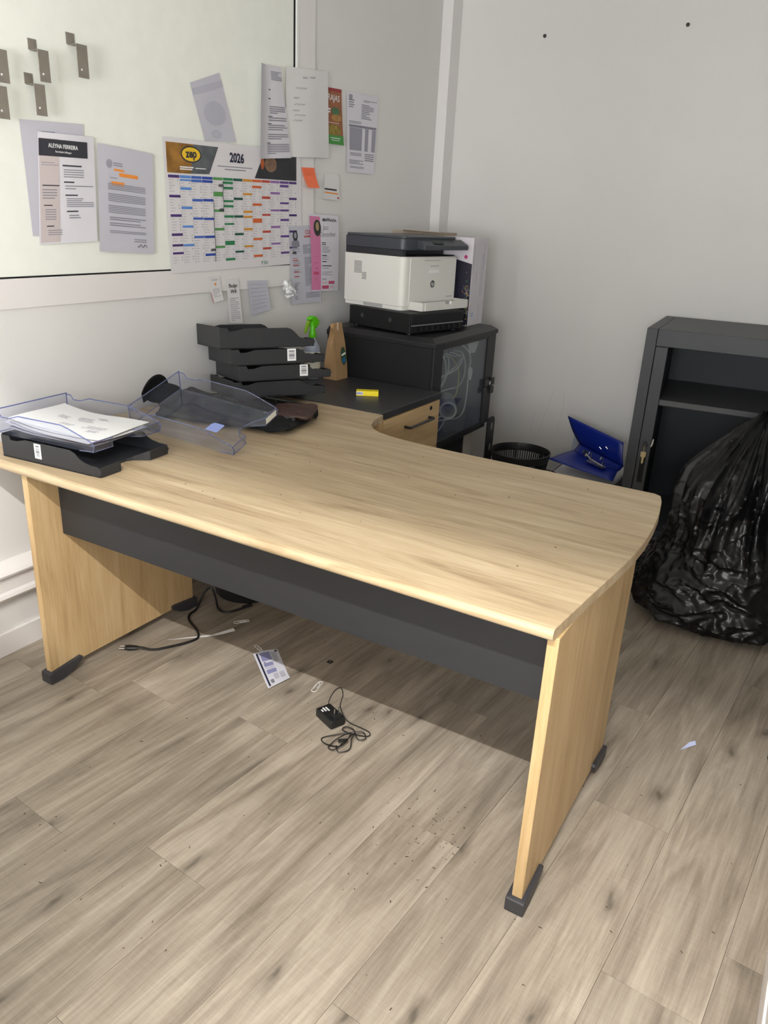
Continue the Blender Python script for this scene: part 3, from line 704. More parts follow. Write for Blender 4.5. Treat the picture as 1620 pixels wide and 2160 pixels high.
# papers in the clear tray
def sheet(fn, name, label, m, nu=12, nv=12, cat='paper', group=None, base=None):
    g = G().grid(fn, nu, nv); o = g.obj(name, m, None, smooth=True, angle=80, base=base); tag(o, label, cat, group); return o
TRM = rotm(5.8); TRO = Vector((-.470, .052, .8010))
def intray(u, v, w_): return TRO + TRM @ Vector((u, v, w_))
random.seed(21)
pap = [(.020, .020, .0062, 0.5, M_papgrey, 'bluish grey sheet at the bottom of the papers in the clear tray'),
       (.012, .030, .0100, -1.5, mat('paper_brown', (150, 118, 100), .8), 'brown edged sheet among the papers in the clear tray'),
       (.016, .016, .0140, 2.0, M_paper, 'white sheet low in the pile of papers in the clear tray'),
       (.024, .024, .0180, -3.0, M_paper2, 'white sheet just below the handwritten one in the clear tray'),
       (.030, .020, .0225, 3.5, M_white, 'handwritten white sheet on top of the papers in the clear tray')]
tops = None
for i, (u0, v0, z0, an, m, lb) in enumerate(pap):
    ca, sa = math.cos(math.radians(an)), math.sin(math.radians(an))
    def fn(a, b, u0=u0, v0=v0, z0=z0, ca=ca, sa=sa, i=i):
        x = a * .330; y = b * .232
        wv = .0026 * math.sin(5 * a + i) * math.sin(4 * b + i) + .020 * max(0, .35 - a) ** 1.5 * (1 + .4 * i / 4) * 2.0 + .0045 * i * max(0, .5 - a)
        return intray(u0 + x * ca - y * sa + .004, v0 + x * sa + y * ca, z0 + .003 + wv)
    o = sheet(fn, 'paper_sheet', lb, m, group='papers in the clear tray')
    tops = (o, fn)
o, fn = tops
g = G(); rr = random.Random(4)
for (cx, cy, wd, n) in ((.22, .62, .10, 3), (.40, .70, .16, 4), (.60, .45, .22, 3), (.36, .38, .14, 2), (.72, .30, .12, 2), (.55, .78, .10, 2)):
    for k in range(n):
        a = cx + rr.uniform(-.03, .03); b = cy - k * .04
        pts = [Vector(fn(min(.98, max(.02, a + wd * t)), min(.98, max(.02, b + .012 * math.sin(30 * t + k) + .01 * t)))) + Vector((0, 0, .0009)) for t in [j / 12 for j in range(13)]]
        g.tube(pts, .0005, 4)
g.obj('handwriting', M_ink, o, kind='stuff')

# ------------------------------------------------------------------ bag and cap on the desk
bgt = thing('shoulder_bag', 'flat black bag with a brown leather flap under the tilted clear tray', 'bag', (-.22, .86, .74))
def blob(cx, cy, z0, a, b, h, ang, pw=3.0, nz=.006, sd=0.0, nu=48, nv=20):
    ca, sa = math.cos(ang), math.sin(ang)
    def fn(u, v):
        th = 2 * math.pi * u; ph = (v - .5) * math.pi
        def sg(x, e): return math.copysign(abs(x) ** e, x)
        e = 2.0 / pw
        x = a * sg(math.cos(ph), .55) * sg(math.cos(th), e); y = b * sg(math.cos(ph), .55) * sg(math.sin(th), e); z = h / 2 * (1 + sg(math.sin(ph), .8))
        d = (noise.noise(Vector((x * 14 + sd, y * 14, z * 20))) + 1.2 * (1 - 2 * abs(noise.noise(Vector((x * 9 + sd, y * 16, z * 9)))) ) - .6) * nz
        x *= 1 + d * 3; y *= 1 + d * 3; z = max(0, z + (d if z > .004 else 0))
        return (cx + x * ca - y * sa, cy + x * sa + y * ca, z0 + z)
    return G().grid(fn, nu, nv)
blob(-.215, .845, .7405, .275, .170, .033, math.radians(12), 9, .013, 2.0, nu=90, nv=30).obj('body', M_fabric, bgt, smooth=True, angle=60)
blob(-.330, .775, .7405, .150, .085, .078, math.radians(10), 5, .018, 9.0, nu=80, nv=30).obj('stuffed_pocket', M_fabric, bgt, smooth=True, angle=60)
blob(-.020, .915, .763, .080, .085, .026, math.radians(25), 7, .012, 5.0, nu=70, nv=24).obj('leather_flap', M_brown, bgt, smooth=True, angle=60)
G().tube(smoothpath([(.030, .875, .786), (.034, .852, .778), (.038, .838, .760), (.036, .826, .7425)], 6), .0075, 8, flat=.6).obj('strap_end', M_black, bgt, smooth=True)
G().tube(smoothpath([(-.06, .795, .760), (-.01, .810, .766), (.022, .845, .776)], 6), .006, 8).obj('zip_edge', M_black, bgt, smooth=True)
G().tube(smoothpath([(-.20, .985, .79), (-.12, 1.03, .778), (-.06, 1.07, .765), (-.10, 1.11, .752), (-.22, 1.08, .760)], 7), .009, 8, flat=.5).obj('strap', M_black, bgt, smooth=True)
cap = thing('baseball_cap', 'black cap with its curved visor standing up against the wall', 'cap', (-.45, .66, .80))
def visor(u, v):
    a = -1.25 + 2.5 * u; r = .058 * (.52 + .48 * v)
    return (-.470 + .030 * v + .020 * math.cos(a), .655 + r * 1.18 * math.sin(a), .806 + .088 * v * math.cos(a * .86) - .02 * (1 - math.cos(a)))
G().grid(visor, 24, 8).obj('visor', M_fabric, cap, smooth=True, solid=.004)
G().lathe([(.066, .0), (.068, .012), (.062, .030), (.046, .046), (.024, .055), (.004, .058)], 28, (-.430, .700, .796)).obj('crown', M_fabric, cap, smooth=True, angle=60)

# ------------------------------------------------------------------ wall board and papers
wb = thing('whiteboard', 'large whiteboard in a wide white frame on the left wall', 'whiteboard', (XW, .5, 1.23))
G().box(XW, -1.0, 1.232, XW + .004, 1.650, 2.60).obj('board', M_board, wb)
G().box(XW, -1.0, 1.2265, XW + .0055, 1.650, 1.2315).box(XW, 1.650, 1.2265, XW + .0055, 1.661, 2.60).obj('black_joint', M_dark, wb)
G().box(XW, -1.0, 1.137, XW + .008, 1.80, 1.2265).box(XW, 1.678, 1.2265, XW + .008, 1.80, 2.60).obj('frame', M_trim, wb, .002)
G().box(XW, 1.661, 1.2265, XW + .011, 1.678, 2.60).obj('bead', mat('bead_white', (240, 241, 236), .3), wb, .002)

FR = Matrix(((0, 0, 1), (1, 0, 0), (0, 1, 0)))     # local (s, t, n) -> wall (y, z, x)
def wall_sheet(name, label, cat, quad, off, m, curl=None, nu=8, nv=8, group=None):
    """a sheet stuck to the left wall; quad = TL, TR, BR, BL as (y, z)"""
    TLq, TRq, BRq, BLq = [Vector(q) for q in quad]
    o0 = BLq
    def S(u, v, e=0.0):
        p = TLq * (1 - u) * (1 - v) + TRq * u * (1 - v) + BRq * u * v + BLq * (1 - u) * v - o0
        n = curl(u, v) if curl else .0012 * math.sin(3 * u + 2 * v) ** 2
        du, dv, dn = (0, 0, n) if not isinstance(n, tuple) else n
        return (p.x + du, p.y + dv, dn + e)
    me = G().grid(S, nu, nv).mesh(name, smooth=True, angle=60); me.materials.append(m)
    o = bpy.data.objects.new(name, me); COL.objects.link(o)
    o.matrix_world = Matrix.Translation((XW + off, o0.x, o0.y)) @ FR.to_4x4()
    ORG[o.name] = Vector((0, 0, 0)); tag(o, label, cat, group)
    return o, S
def prints(o, S, m, rects, name='print', e=.0009, sub=4):
    g = G()
    for (u0, v0, u1, v1) in rects:
        nu = max(1, int((u1 - u0) * sub * 2 + .99)); nv = max(1, int((v1 - v0) * sub * 2 + .99))
        g.grid(lambda a, b: S(u0 + (u1 - u0) * a, v0 + (v1 - v0) * b, e), nu, nv)
    return g.obj(name, m, o, kind='stuff' if len(rects) > 1 else None)
def rows(u0, u1, v0, v1, n, rnd, short=.35, h=.45):
    out = []; dv = (v1 - v0) / n
    for i in range(n):
        e = u1 if rnd.random() > short else u0 + (u1 - u0) * rnd.uniform(.35, .9)
        out.append((u0, v0 + i * dv, e, v0 + i * dv + dv * h))
    return out
def disc(o, S, m, cu, cv, ru, rv, name='print_disc', e=.0012, n=22):
    return G().add([S(cu + ru * math.cos(2 * math.pi * i / n), cv + rv * math.sin(2 * math.pi * i / n), e) for i in range(n)], [tuple(range(n))]).obj(name, m, o)
def poly(o, S, m, pts, name='print', e=.0012):
    return G().add([S(u, v, e) for u, v in pts], [tuple(range(len(pts)))]).obj(name, m, o)
def words(o, S, body, m, u, v, size, e=.0014, sx=1.0, ang=0.0, **kw):
    return lettering(body, size, m, o, S(u, v, e), Matrix.Rotation(ang, 3, 'Z'), sx=sx, **kw)
rn = random.Random(2)
# A and B: two overlapping CVs on the left
o, S = wall_sheet('document_sheet', 'pale sheet half hidden behind the resume with a black header', 'paper', [(.325, 1.672), (.553, 1.682), (.541, 1.346), (.327, 1.349)], .007, M_papgrey)
prints(o, S, M_ink, rows(.30, .52, .085, .20, 5, rn) + rows(.28, .45, .25, .46, 6, rn))
o, S = wall_sheet('resume_sheet', 'resume with a black name header and beige column on the whiteboard', 'paper', [(.380, 1.645), (.587, 1.648), (.568, 1.333), (.345, 1.324)], .0105, M_paper,
                  curl=lambda u, v: .004 * (1 - v) * math.sin(math.pi * u))
prints(o, S, M_beige, [(.02, .05, .34, .985)])
prints(o, S, M_inkd, [(.01, .055, .86, .205)], 'header_band', .0012)
words(o, S, 'ALEYNA FERREIRA', M_white, .42, .115, .0165, sx=.8, bold=.0002)
words(o, S, 'Secrétaire bilingue', M_white, .42, .163, .008)
prints(o, S, M_inkd, [(.40, .275, .74, .288), (.42, .425, .60, .437), (.44, .545, .66, .557), (.46, .695, .66, .707), (.06, .46, .34, .47), (.08, .64, .22, .65), (.12, .83, .24, .84)], 'headings', .0013)
prints(o, S, M_ink, rows(.42, .78, .315, .40, 4, rn, h=.35) + rows(.44, .95, .462, .51, 2, rn, h=.35) + rows(.46, .95, .58, .67, 5, rn, h=.4) + rows(.50, .98, .735, .78, 2, rn, h=.4)
       + rows(.06, .3, .50, .60, 4, rn, h=.35) + rows(.10, .28, .68, .79, 5, rn, h=.35) + rows(.14, .38, .87, .93, 3, rn, h=.35) + rows(.05, .33, .26, .30, 2, rn, h=.25), 'small_print', .0012)
# C letter with orange highlighter
o, S = wall_sheet('letter_sheet', 'typed letter with orange highlighter marks on the whiteboard', 'paper', [(.597, 1.633), (.835, 1.618), (.812, 1.288), (.572, 1.301)], .0125, M_papgrey)
disc(o, S, M_shade, .19, .165, .05, .04, 'seal')
prints(o, S, M_orange, [(.27, .205, .45, .225), (.36, .238, .70, .272), (.22, .325, .45, .358)], 'highlighter')
prints(o, S, M_ink, rows(.26, .42, .15, .19, 2, rn, h=.4) + rows(.16, .84, .345, .41, 4, rn, .2) + rows(.16, .84, .44, .52, 5, rn, .2) + rows(.16, .84, .55, .63, 5, rn, .2)
       + rows(.18, .84, .66, .70, 2, rn, .3) + rows(.18, .84, .715, .755, 2, rn, .3) + rows(.18, .84, .79, .82, 2, rn, .3) + rows(.62, .85, .86, .90, 2, rn) + rows(.20, .33, .29, .305, 1, rn), 'small_print', .0012)
pts = [S(.68 + .18 * t, .925 + .015 * math.sin(14 * t), .0015) for t in [i / 12 for i in range(13)]]
G().tube(pts, .0008, 4).obj('signature', M_inkd, o)
# D envelope
o, S = wall_sheet('envelope', 'plain grey envelope pinned at a slant above the calendar', 'envelope', [(1.036, 1.867), (1.194, 1.922), (1.279, 1.695), (1.103, 1.684)], .006, M_papgrey)
prints(o, S, mat('print_palegrey', (184, 183, 196), .8), [(.0, .10, 1.0, .20)])
disc(o, S, MATS['print_palegrey'], .52, .55, .34, .19, 'window'); disc(o, S, MATS['print_palegrey'], .42, .88, .16, .07, 'stamp')
# E calendar
ca_, sa_ = math.cos(math.radians(1.05)), math.sin(math.radians(1.05))
calW, calH = .812, .462
TLc = Vector((.883, 1.679)); ex = Vector((ca_, sa_)); ey = Vector((sa_, -ca_))
qd = [TLc, TLc + ex * calW, TLc + ex * calW + ey * calH, TLc + ey * calH]
o, S = wall_sheet('wall_calendar', 'wide 2026 year calendar with coloured day bars, stuck across the board edge', 'calendar', [tuple(q) for q in qd], .012, mat('calendar_paper', (226, 222, 224), .6), nu=10)
X = lambda a: a / calW
Y = lambda a: a / calH
poly(o, S, mat('photo_amber', (150, 106, 44), .5, vary=.5, vscale=14), [(X(.013), Y(.015)), (X(.15), Y(.0155)), (X(.13), Y(.115)), (X(.012), Y(.115))], 'photo')
poly(o, S, mat('photo_slate', (92, 96, 100), .5, vary=.4, vscale=16), [(X(.15), Y(.0155)), (X(.283), Y(.016)), (X(.228), Y(.113)), (X(.13), Y(.115))], 'photo')
poly(o, S, mat('photo_black', (42, 42, 48), .5, vary=.3, vscale=12), [(X(.558), Y(.018)), (X(.777), Y(.020)), (X(.776), Y(.118)), (X(.494), Y(.117))], 'photo')
disc(o, S, mat('photo_hands', (128, 98, 76), .5, vary=.3, vscale=40), X(.600), Y(.060), X(.040), Y(.030), 'photo_hands', .0016)
disc(o, S, mat('photo_ember', (170, 84, 40), .5, vary=.3, vscale=40), X(.545), Y(.060), X(.012), Y(.022), 'photo_ember', .0016)
disc(o, S, M_inkd, X(.136), Y(.050), X(.053), Y(.028), 'logo_ring', .0016, 32)
disc(o, S, mat('logo_yellow', (238, 196, 40), .5), X(.136), Y(.050), X(.047), Y(.0235), 'logo_oval', .0020, 32)
words(o, S, 'zep', M_inkd, X(.136), Y(.048), .040, .0026, bold=.0012, ang=math.radians(3))
words(o, S, '2026', M_navy, X(.388), Y(.050), .046, .0016, sx=.92, bold=.0014)
prints(o, S, M_ink, [(X(.275), Y(.080), X(.480), Y(.083)), (X(.315), Y(.090), X(.440), Y(.0935))], 'small_print', .0012)
prints(o, S, M_white, [(X(.075), Y(.092), X(.145), Y(.096)), (X(.155), Y(.094), X(.21), Y(.097)), (X(.075), Y(.099), X(.138), Y(.103))], 'small_print', .0018)
cols = [0.013, 0.071, 0.129, 0.186, 0.245, 0.302, 0.361, 0.418, 0.476, 0.537, 0.594, 0.659, 0.721, 0.778]
ccol = [(78, 52, 118), (92, 142, 214), (64, 100, 186), (44, 74, 166), (88, 150, 84), (46, 128, 84), (34, 86, 72), (214, 150, 58), (214, 102, 48), (190, 76, 62), (150, 110, 172), (100, 66, 138), (78, 50, 116)]
bars = [[(.189, .198), (.255, .264), (.321, .33), (.359, .367), (.387, .395)], [(.135, .141), (.162, .171), (.228, .237), (.294, .302), (.36, .368)], [(.134, .143), (.201, .21), (.266, .274), (.332, .34)],
        [(.134, .143), (.2, .209), (.267, .275), (.332, .341), (.398, .407)], [(.173, .19), (.237, .246), (.305, .314), (.371, .38)], [(.135, .144), (.154, .163), (.202, .21), (.22, .229), (.258, .267), (.287, .294), (.354, .37), (.42, .429)],
        [(.192, .201), (.258, .267), (.325, .334), (.393, .401)], [(.174, .182), (.24, .249), (.26, .268), (.307, .316), (.374, .382)], [(.145, .154), (.212, .221), (.27, .287), (.346, .355), (.413, .422)],
        [(.184, .194), (.252, .26), (.318, .327), (.385, .394)], [(.166, .175), (.234, .242), (.3, .309), (.368, .376)], [(.136, .146), (.205, .213), (.234, .242), (.272, .281), (.339, .348), (.407, .416)], [(.186, .195), (.253, .262), (.32, .329), (.388, .396)]]
for i in range(13):
    c0, c1 = cols[i] + .0012, cols[i + 1] - .0016
    m = mat('month%d' % i, ccol[i], .6)
    prints(o, S, m, [(X(c0), Y(.122), X(c1), Y(.1315))] + [(X(c0), Y(a), X(c1), Y(b)) for a, b in bars[i]], 'month_bars', .0013, 1)
gr = []; gd = []
for i in range(13):
    for k in range(31):
        z = .1355 + k * .00955
        if any(a - .003 < z + .003 < b + .003 for a, b in bars[i]): continue
        c0 = cols[i]; wd = rn.uniform(.014, .028)
        gr.append((X(c0 + .003), Y(z + .002), X(c0 + .003 + wd), Y(z + .0042)))
        if rn.random() < .45: gd.append((X(c0 + .046), Y(z + .001), X(c0 + .0495), Y(z + .005)))
prints(o, S, mat('print_hair', (192, 188, 192), .8), gr, 'day_names', .0012, 1)
prints(o, S, M_ink, gd, 'day_marks', .0012, 1)
prints(o, S, M_shade, [(X(cols[i] - .0006), Y(.134), X(cols[i] + .0003), Y(.43)) for i in range(1, 13)], 'column_lines', .0012, 2)
for (a, z0, z1) in ((.2435, .205, .43), (.3000, .135, .245)):
    pts = [S(X(a + .002 * math.sin(11 * t)), Y(z0 + (z1 - z0) * t), .0020) for t in [i / 10 for i in range(11)]]
    G().tube(pts, .0011, 4).obj('pen_line', M_inkd, o)
g = G()
for (cx, cy) in ((.290, .150), (.288, .238), (.232, .385), (.757, .415)):
    pts = [S(X(cx - .014 + .028 * t), Y(cy + .006 * math.sin(28 * t)), .0020) for t in [i / 16 for i in range(17)]]; g.tube(pts, .0011, 4)
g.obj('scribbles', M_inkd, o, kind='stuff')
words(o, S, '4 Sté', mat('ink_teal', (110, 150, 140), .8), X(.545), Y(.446), .022, .0018)
# F resume rolled at its left side, G blank sheet with pencil notes
o, S = wall_sheet('note_sheet', 'large faint white sheet with pencil notes right of the curled resume', 'paper', [(1.590, 2.004), (1.888, 2.030), (1.907, 1.686), (1.583, 1.666)], .013, M_paper2, curl=lambda u, v: .010 * math.sin(math.pi * u) ** 2 * (.4 + .6 * v))
g = G()
for (cx, cy, wd) in ((.20, .22, .25), (.16, .33, .12), (.18, .40, .22), (.14, .47, .14), (.18, .52, .24), (.16, .58, .18), (.36, .10, .10), (.52, .09, .14)):
    pts = [S(cx + wd * t, cy + .010 * math.sin(24 * t), .0016) for t in [i / 12 for i in range(13)]]; g.tube(pts, .0009, 4)
g.obj('pencil_notes', M_shade, o, kind='stuff')
o, S = wall_sheet('curled_resume', 'printed resume curling at its left edge, hung over the calendar', 'paper', [(1.386, 1.984), (1.545, 1.993), (1.616, 1.664), (1.372, 1.643)], .020, M_paper,
                  curl=lambda u, v: .030 * max(0, (.38 - u) / .38) ** 1.5 + .006 * math.sin(math.pi * u))
prints(o, S, M_ink, rows(.52, .96, .06, .16, 6, rn, .2) + rows(.42, .96, .43, .52, 4, rn) + rows(.38, .97, .55, .60, 2, rn) + rows(.36, .97, .63, .70, 3, rn) + rows(.34, .97, .73, .80, 3, rn) + rows(.30, .97, .84, .96, 6, rn), 'small_print', .0012)
prints(o, S, M_inkd, [(.42, .25, .47, .262), (.40, .345, .46, .357), (.36, .535, .50, .543), (.34, .615, .46, .623), (.30, .825, .40, .833)], 'headings', .0013)
# H flyer
o, S = wall_sheet('food_flyer', 'narrow brown and green food flyer on the wall', 'flyer', [(1.890, 1.971), (2.007, 1.976), (2.025, 1.747), (1.901, 1.746)], .006, mat('flyer_brown', (150, 92, 58), .5, vary=.15, vscale=25), curl=lambda u, v: .008 * v * v * u)
prints(o, S, mat('flyer_red', (150, 44, 44), .5), [(.0, .0, 1.0, .06)], 'header_band')
prints(o, S, mat('flyer_green', (64, 140, 60), .5), [(.0, .83, 1.0, 1.0)], 'footer_band')
words(o, S, 'RAJAS', M_white, .44, .175, .036, .0016)
disc(o, S, mat('flyer_veg', (70, 110, 70), .6, vary=.3, vscale=60), .55, .40, .26, .07, 'food_photo'); disc(o, S, mat('flyer_dish', (168, 124, 66), .6, vary=.3, vscale=60), .60, .52, .34, .06, 'food_photo'); disc(o, S, mat('flyer_dish2', (140, 120, 50), .6, vary=.4, vscale=80), .45, .74, .42, .10, 'food_photo')
prints(o, S, M_white, [(.0, .36, .22, .39), (.0, .41, .20, .44), (.10, .61, .75, .617), (.18, .88, .8, .892), (.25, .92, .75, .93)], 'small_print', .0018)
# I invoice
o, S = wall_sheet('invoice_sheet', 'printed invoice with grey shaded columns on the wall near the corner', 'paper', [(2.053, 1.977), (2.335, 1.988), (2.313, 1.640), (2.067, 1.638)], .006, M_paper)
prints(o, S, M_shade, [(.08, .43, .50, .715), (.60, .43, .72, .715), (.84, .43, .97, .715)], 'shaded_columns')
prints(o, S, M_ink, [(.06, .395, .97, .425)] + rows(.50, .95, .075, .105, 2, rn) + rows(.45, .85, .13, .32, 9, rn, .5) + rows(.05, .22, .09, .20, 4, rn) + rows(.06, .45, .35, .385, 2, rn) + rows(.10, .5, .745, .79, 3, rn) + rows(.62, .95, .745, .85, 4, rn, 0) + rows(.08, .58, .84, .90, 3, rn) + rows(.1, .6, .92, .95, 2, rn), 'small_print', .0012)
prints(o, S, M_shade, [(.06, .03, .16, .10)], 'emblem')
# J, K notes
o, S = wall_sheet('sticky_note', 'bright orange sticky note beside the calendar', 'note', [(1.699, 1.633), (1.796, 1.637), (1.817, 1.554), (1.727, 1.553)], .012, M_orangeN, curl=lambda u, v: .016 * v * v)
prints(o, S, mat('orange_ink', (214, 100, 66), .8), rows(.10, .85, .12, .45, 4, rn, .4, .2), 'faint_notes')
o, S = wall_sheet('business_card', 'small white card with an orange line below the flyer', 'card', [(1.882, 1.623), (2.003, 1.622), (2.004, 1.506), (1.871, 1.512)], .006, M_paper2, curl=lambda u, v: .010 * v * (1 - v) + .004 * v)
prints(o, S, M_inkd, [(.03, .58, .80, .64)], 'lettering_line'); prints(o, S, M_orange, [(.05, .72, .90, .77)], 'orange_line'); prints(o, S, M_red, [(.86, .86, .95, .93)], 'red_mark')
# L grey resume, M pink resume
o, S = wall_sheet('resume_sheet', 'grey resume with a small portrait, half under the pink one', 'paper', [(1.605, 1.389), (1.824, 1.398), (1.864, 1.051), (1.628, 1.054)], .013, M_papgrey)
def portrait(o, S, cu, cv, ru, rv, mh, mf, mb):
    poly(o, S, mb, [(cu - ru, cv + rv), (cu - ru * .95, cv + rv * .45), (cu - ru * .45, cv + rv * .12), (cu + ru * .45, cv + rv * .12), (cu + ru * .95, cv + rv * .45), (cu + ru, cv + rv)], 'portrait_body', .0013)
    disc(o, S, mh, cu, cv - rv * .35, ru * .62, rv * .62, 'portrait_hair', .0016)
    disc(o, S, mf, cu, cv - rv * .38, ru * .34, rv * .36, 'portrait_face', .0020)
portrait(o, S, .20, .155, .13, .105, M_inkd, M_shade, M_ink)
words(o, S, 'CLIN', M_red, .66, .085, .026, .0016); prints(o, S, mat('red_soft', (190, 104, 104), .8), [(.50, .125, .80, .148)], 'subtitle')
prints(o, S, M_ink, [(.08, .265, .28, .275)] + rows(.08, .34, .285, .33, 3, rn) + rows(.10, .32, .45, .52, 3, rn, h=.3) + rows(.10, .38, .55, .60, 3, rn, h=.3) + rows(.12, .30, .72, .82, 6, rn, .5) + rows(.12, .25, .90, .95, 3, rn)
       + rows(.44, .70, .24, .36, 8, rn, .2) + rows(.48, .74, .40, .78, 22, rn, .2) + rows(.48, .95, .86, .94, 5, rn, .3), 'small_print', .0012)
prints(o, S, M_red, [(.09, .425, .27, .436), (.09, .490, .27, .502), (.12, .575, .28, .586), (.12, .635, .28, .646), (.08, .40, .25, .406)], 'red_headings', .0013)
o, S = wall_sheet('resume_sheet', 'resume with a pink left column and rose tags on the wall', 'paper', [(1.753, 1.446), (1.991, 1.440), (2.001, 1.095), (1.778, 1.104)], .0165, M_paper, curl=lambda u, v: .004 * math.sin(math.pi * v))
prints(o, S, M_pink, [(.0, .03, .34, .985)], 'pink_column')
disc(o, S, mat('photo_dark', (54, 56, 50), .6), .24, .175, .125, .105, 'portrait_oval', .0012); disc(o, S, mat('photo_skin', (176, 150, 108), .6), .24, .155, .055, .055, 'portrait_face', .0016)
prints(o, S, M_inkd, rows(.38, .52, .355, .40, 2, rn, .1) + [(.38, .52, .55, .532), (.38, .60, .54, .612), (.38, .655, .72, .667)], 'headings', .0013)
prints(o, S, M_ink, rows(.38, .68, .41, .50, 5, rn, .5, .35) + rows(.38, .62, .545, .59, 3, rn, .5, .35) + rows(.38, .62, .685, .71, 2, rn, .5, .35) + rows(.38, .75, .74, .80, 3, rn, .4, .3) + rows(.38, .54, .83, .86, 2, rn), 'small_print', .0012)
prints(o, S, M_rose, [(.62, .865, .84, .905), (.38, .925, .63, .97), (.09, .43, .22, .433), (.09, .54, .22, .543), (.10, .62, .22, .627), (.14, .69, .22, .70), (.08, .74, .26, .78), (.15, .83, .2, .84)], 'rose_tags', .0013)
prints(o, S, mat('rose_pale', (220, 190, 200), .8), [(.38, .875, .58, .90), (.68, .93, .82, .96)], 'rose_tags', .0013)
g = G()
for (cx, cy, wd) in ((.42, .065, .10), (.53, .060, .16), (.70, .065, .20)):
    g.tube([S(cx + wd * t, cy + .018 * math.sin(22 * t), .0018) for t in [i / 14 for i in range(15)]], .0012, 4)
g.obj('handwriting', M_inkd, o, kind='stuff')
words(o, S, 'Jazz', M_shade, .53, .165, .030, .0014); words(o, S, 'Decorher', M_shade, .60, .250, .032, .0014)
# N, O, P, Q small notes under the board frame
o, S = wall_sheet('ticket', 'small ticket with a red edge hanging under the board frame', 'note', [(1.086, 1.199), (1.153, 1.199), (1.166, 1.105), (1.104, 1.097)], .012, M_paper2, curl=lambda u, v: .008 * v * v)
prints(o, S, M_orange, [(.45, .28, .62, .36)], 'orange_mark'); prints(o, S, M_ink, rows(.25, .8, .12, .2, 2, rn, h=.3) + rows(.2, .85, .5, .85, 6, rn, .4, .25), 'small_print'); prints(o, S, mat('edge_red', (190, 110, 110), .7), [(.0, .62, .06, 1.0)], 'red_edge')
o, S = wall_sheet('receipt', 'long narrow till receipt taped under the calendar', 'receipt', [(1.192, 1.182), (1.267, 1.186), (1.285, 1.000), (1.202, 1.007)], .012, M_paper2, curl=lambda u, v: .006 * v)
prints(o, S, M_shade, rows(.15, .85, .42, .96, 12, rn, .5, .3), 'small_print')
words(o, S, 'Badge', M_inkd, .5, .15, .022, .0014); words(o, S, 'Wifi', M_inkd, .5, .28, .022, .0014)
o, S = wall_sheet('ruled_note', 'grey handwritten note with a fold, right of the receipt', 'note', [(1.323, 1.172), (1.452, 1.168), (1.473, 1.044), (1.341, 1.028)], .012, M_papgrey, curl=lambda u, v: .010 * v * abs(u - .55) + .002)
g = G()
for k in range(7):
    cy = .1 + k * .12; g.tube([S(.08 + .8 * t, cy + .012 * math.sin(30 * t + k) + .02 * t, .0014) for t in [i / 20 for i in range(21)]], .0006, 4)
g.obj('handwriting', M_shade, o, kind='stuff')
rc_ = random.Random(8)
def crump(u, v):
    a, b = u - .5, v - .5
    return (.012 * noise.noise(Vector((u * 5, v * 5, 1))), .012 * noise.noise(Vector((u * 5, v * 5, 7))), .010 + .022 * noise.noise(Vector((u * 4, v * 4, 3))) + .012 * (1 - 3 * (a * a + b * b)))
wall_sheet('crumpled_tissue', 'crumpled white scrap of paper stuck below the calendar corner', 'paper', [(1.536, 1.150), (1.590, 1.170), (1.650, 1.105), (1.590, 1.085)], .014, M_white, curl=crump, nu=14, nv=14)
# hooks on the board: small pad on the board, arm, hanging plate
def hook(y, z, sc, label):
    t = thing('metal_hook', label, 'hook', (XW + .004, y, z))
    w_ = .032 * sc; d = .042 * sc; x = XW + .004
    G().box(x, y, z - .032 * sc, x + .002, y + w_, z).obj('pad', M_steel, t, .0008, seg=1)
    G().box(x, y + .004, z - .034 * sc, x + d, y + w_, z - .032 * sc).obj('arm', M_steel, t, .0008, seg=1)
    pl_ = G().box(x + d - .002, y + .002, z - .122 * sc, x + d, y + .043 * sc, z - .032 * sc).obj('plate', M_steel, t, .0008, seg=1)
    G().cyl((x + d - .0005, y + w_ / 2, z - .100 * sc), .003, .0012, 10, 'X').obj('hole', M_white, pl_)
hook(.517, 1.929, 1.0, 'bent steel hook furthest right on the whiteboard')
hook(.382, 1.889, .92, 'bent steel hook second from the right in the upper row')
hook(.358, 1.798, .92, 'bent steel hook on the right of the lower row')
hook(.245, 1.868, .92, 'bent steel hook in the upper row cut by the picture edge')
hook(.232, 1.776, .92, 'bent steel hook in the lower row cut by the picture edge')
# screws in the back wall
for x, z, lb in ((-.036, 2.351, 'dark screw in the back wall, the left one nearer the corner post'), (.673, 2.358, 'dark screw in the back wall, the right one')):
    t = thing('wall_screw', lb, 'screw', (x, YB, z))
    G().lathe([(.004, 0), (.009, -.003), (.008, -.008), (.004, -.010)], 14, (x, YB, z), axis='Y').obj('head', mat('screw_dark', (50, 46, 48), .5), t, smooth=True)

# ------------------------------------------------------------------ tambour cabinet
ct = math.radians(4.0)
cab = thing('steel_cabinet', 'open dark grey steel cupboard with a shelf against the back wall', 'cupboard', (.860, 2.405, 0), ct)
CWd, CDp, CHt = .88, .600, 1.032
G().box(0, 0, 0, .048, CDp, CHt).obj('side_panel', M_cab, cab, .002)
G().box(CWd - .048, 0, 0, CWd, CDp, CHt).obj('side_panel', M_cab, cab, .002)
G().box(.0495, 0, .955, CWd - .0495, CDp, CHt).obj('top_panel', M_cab, cab, .002)
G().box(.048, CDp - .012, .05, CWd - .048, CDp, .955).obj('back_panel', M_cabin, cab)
G().box(.048, .004, .05, CWd - .048, CDp - .012, .075).obj('base_panel', M_cab, cab)
G().box(.048, .01, 0, CWd - .048, .03, .05).obj('plinth', M_rackd, cab)
fs_ = G().box(.0505, 0, .05, .104, .012, .953).obj('front_stile', M_cab, cab, .002)
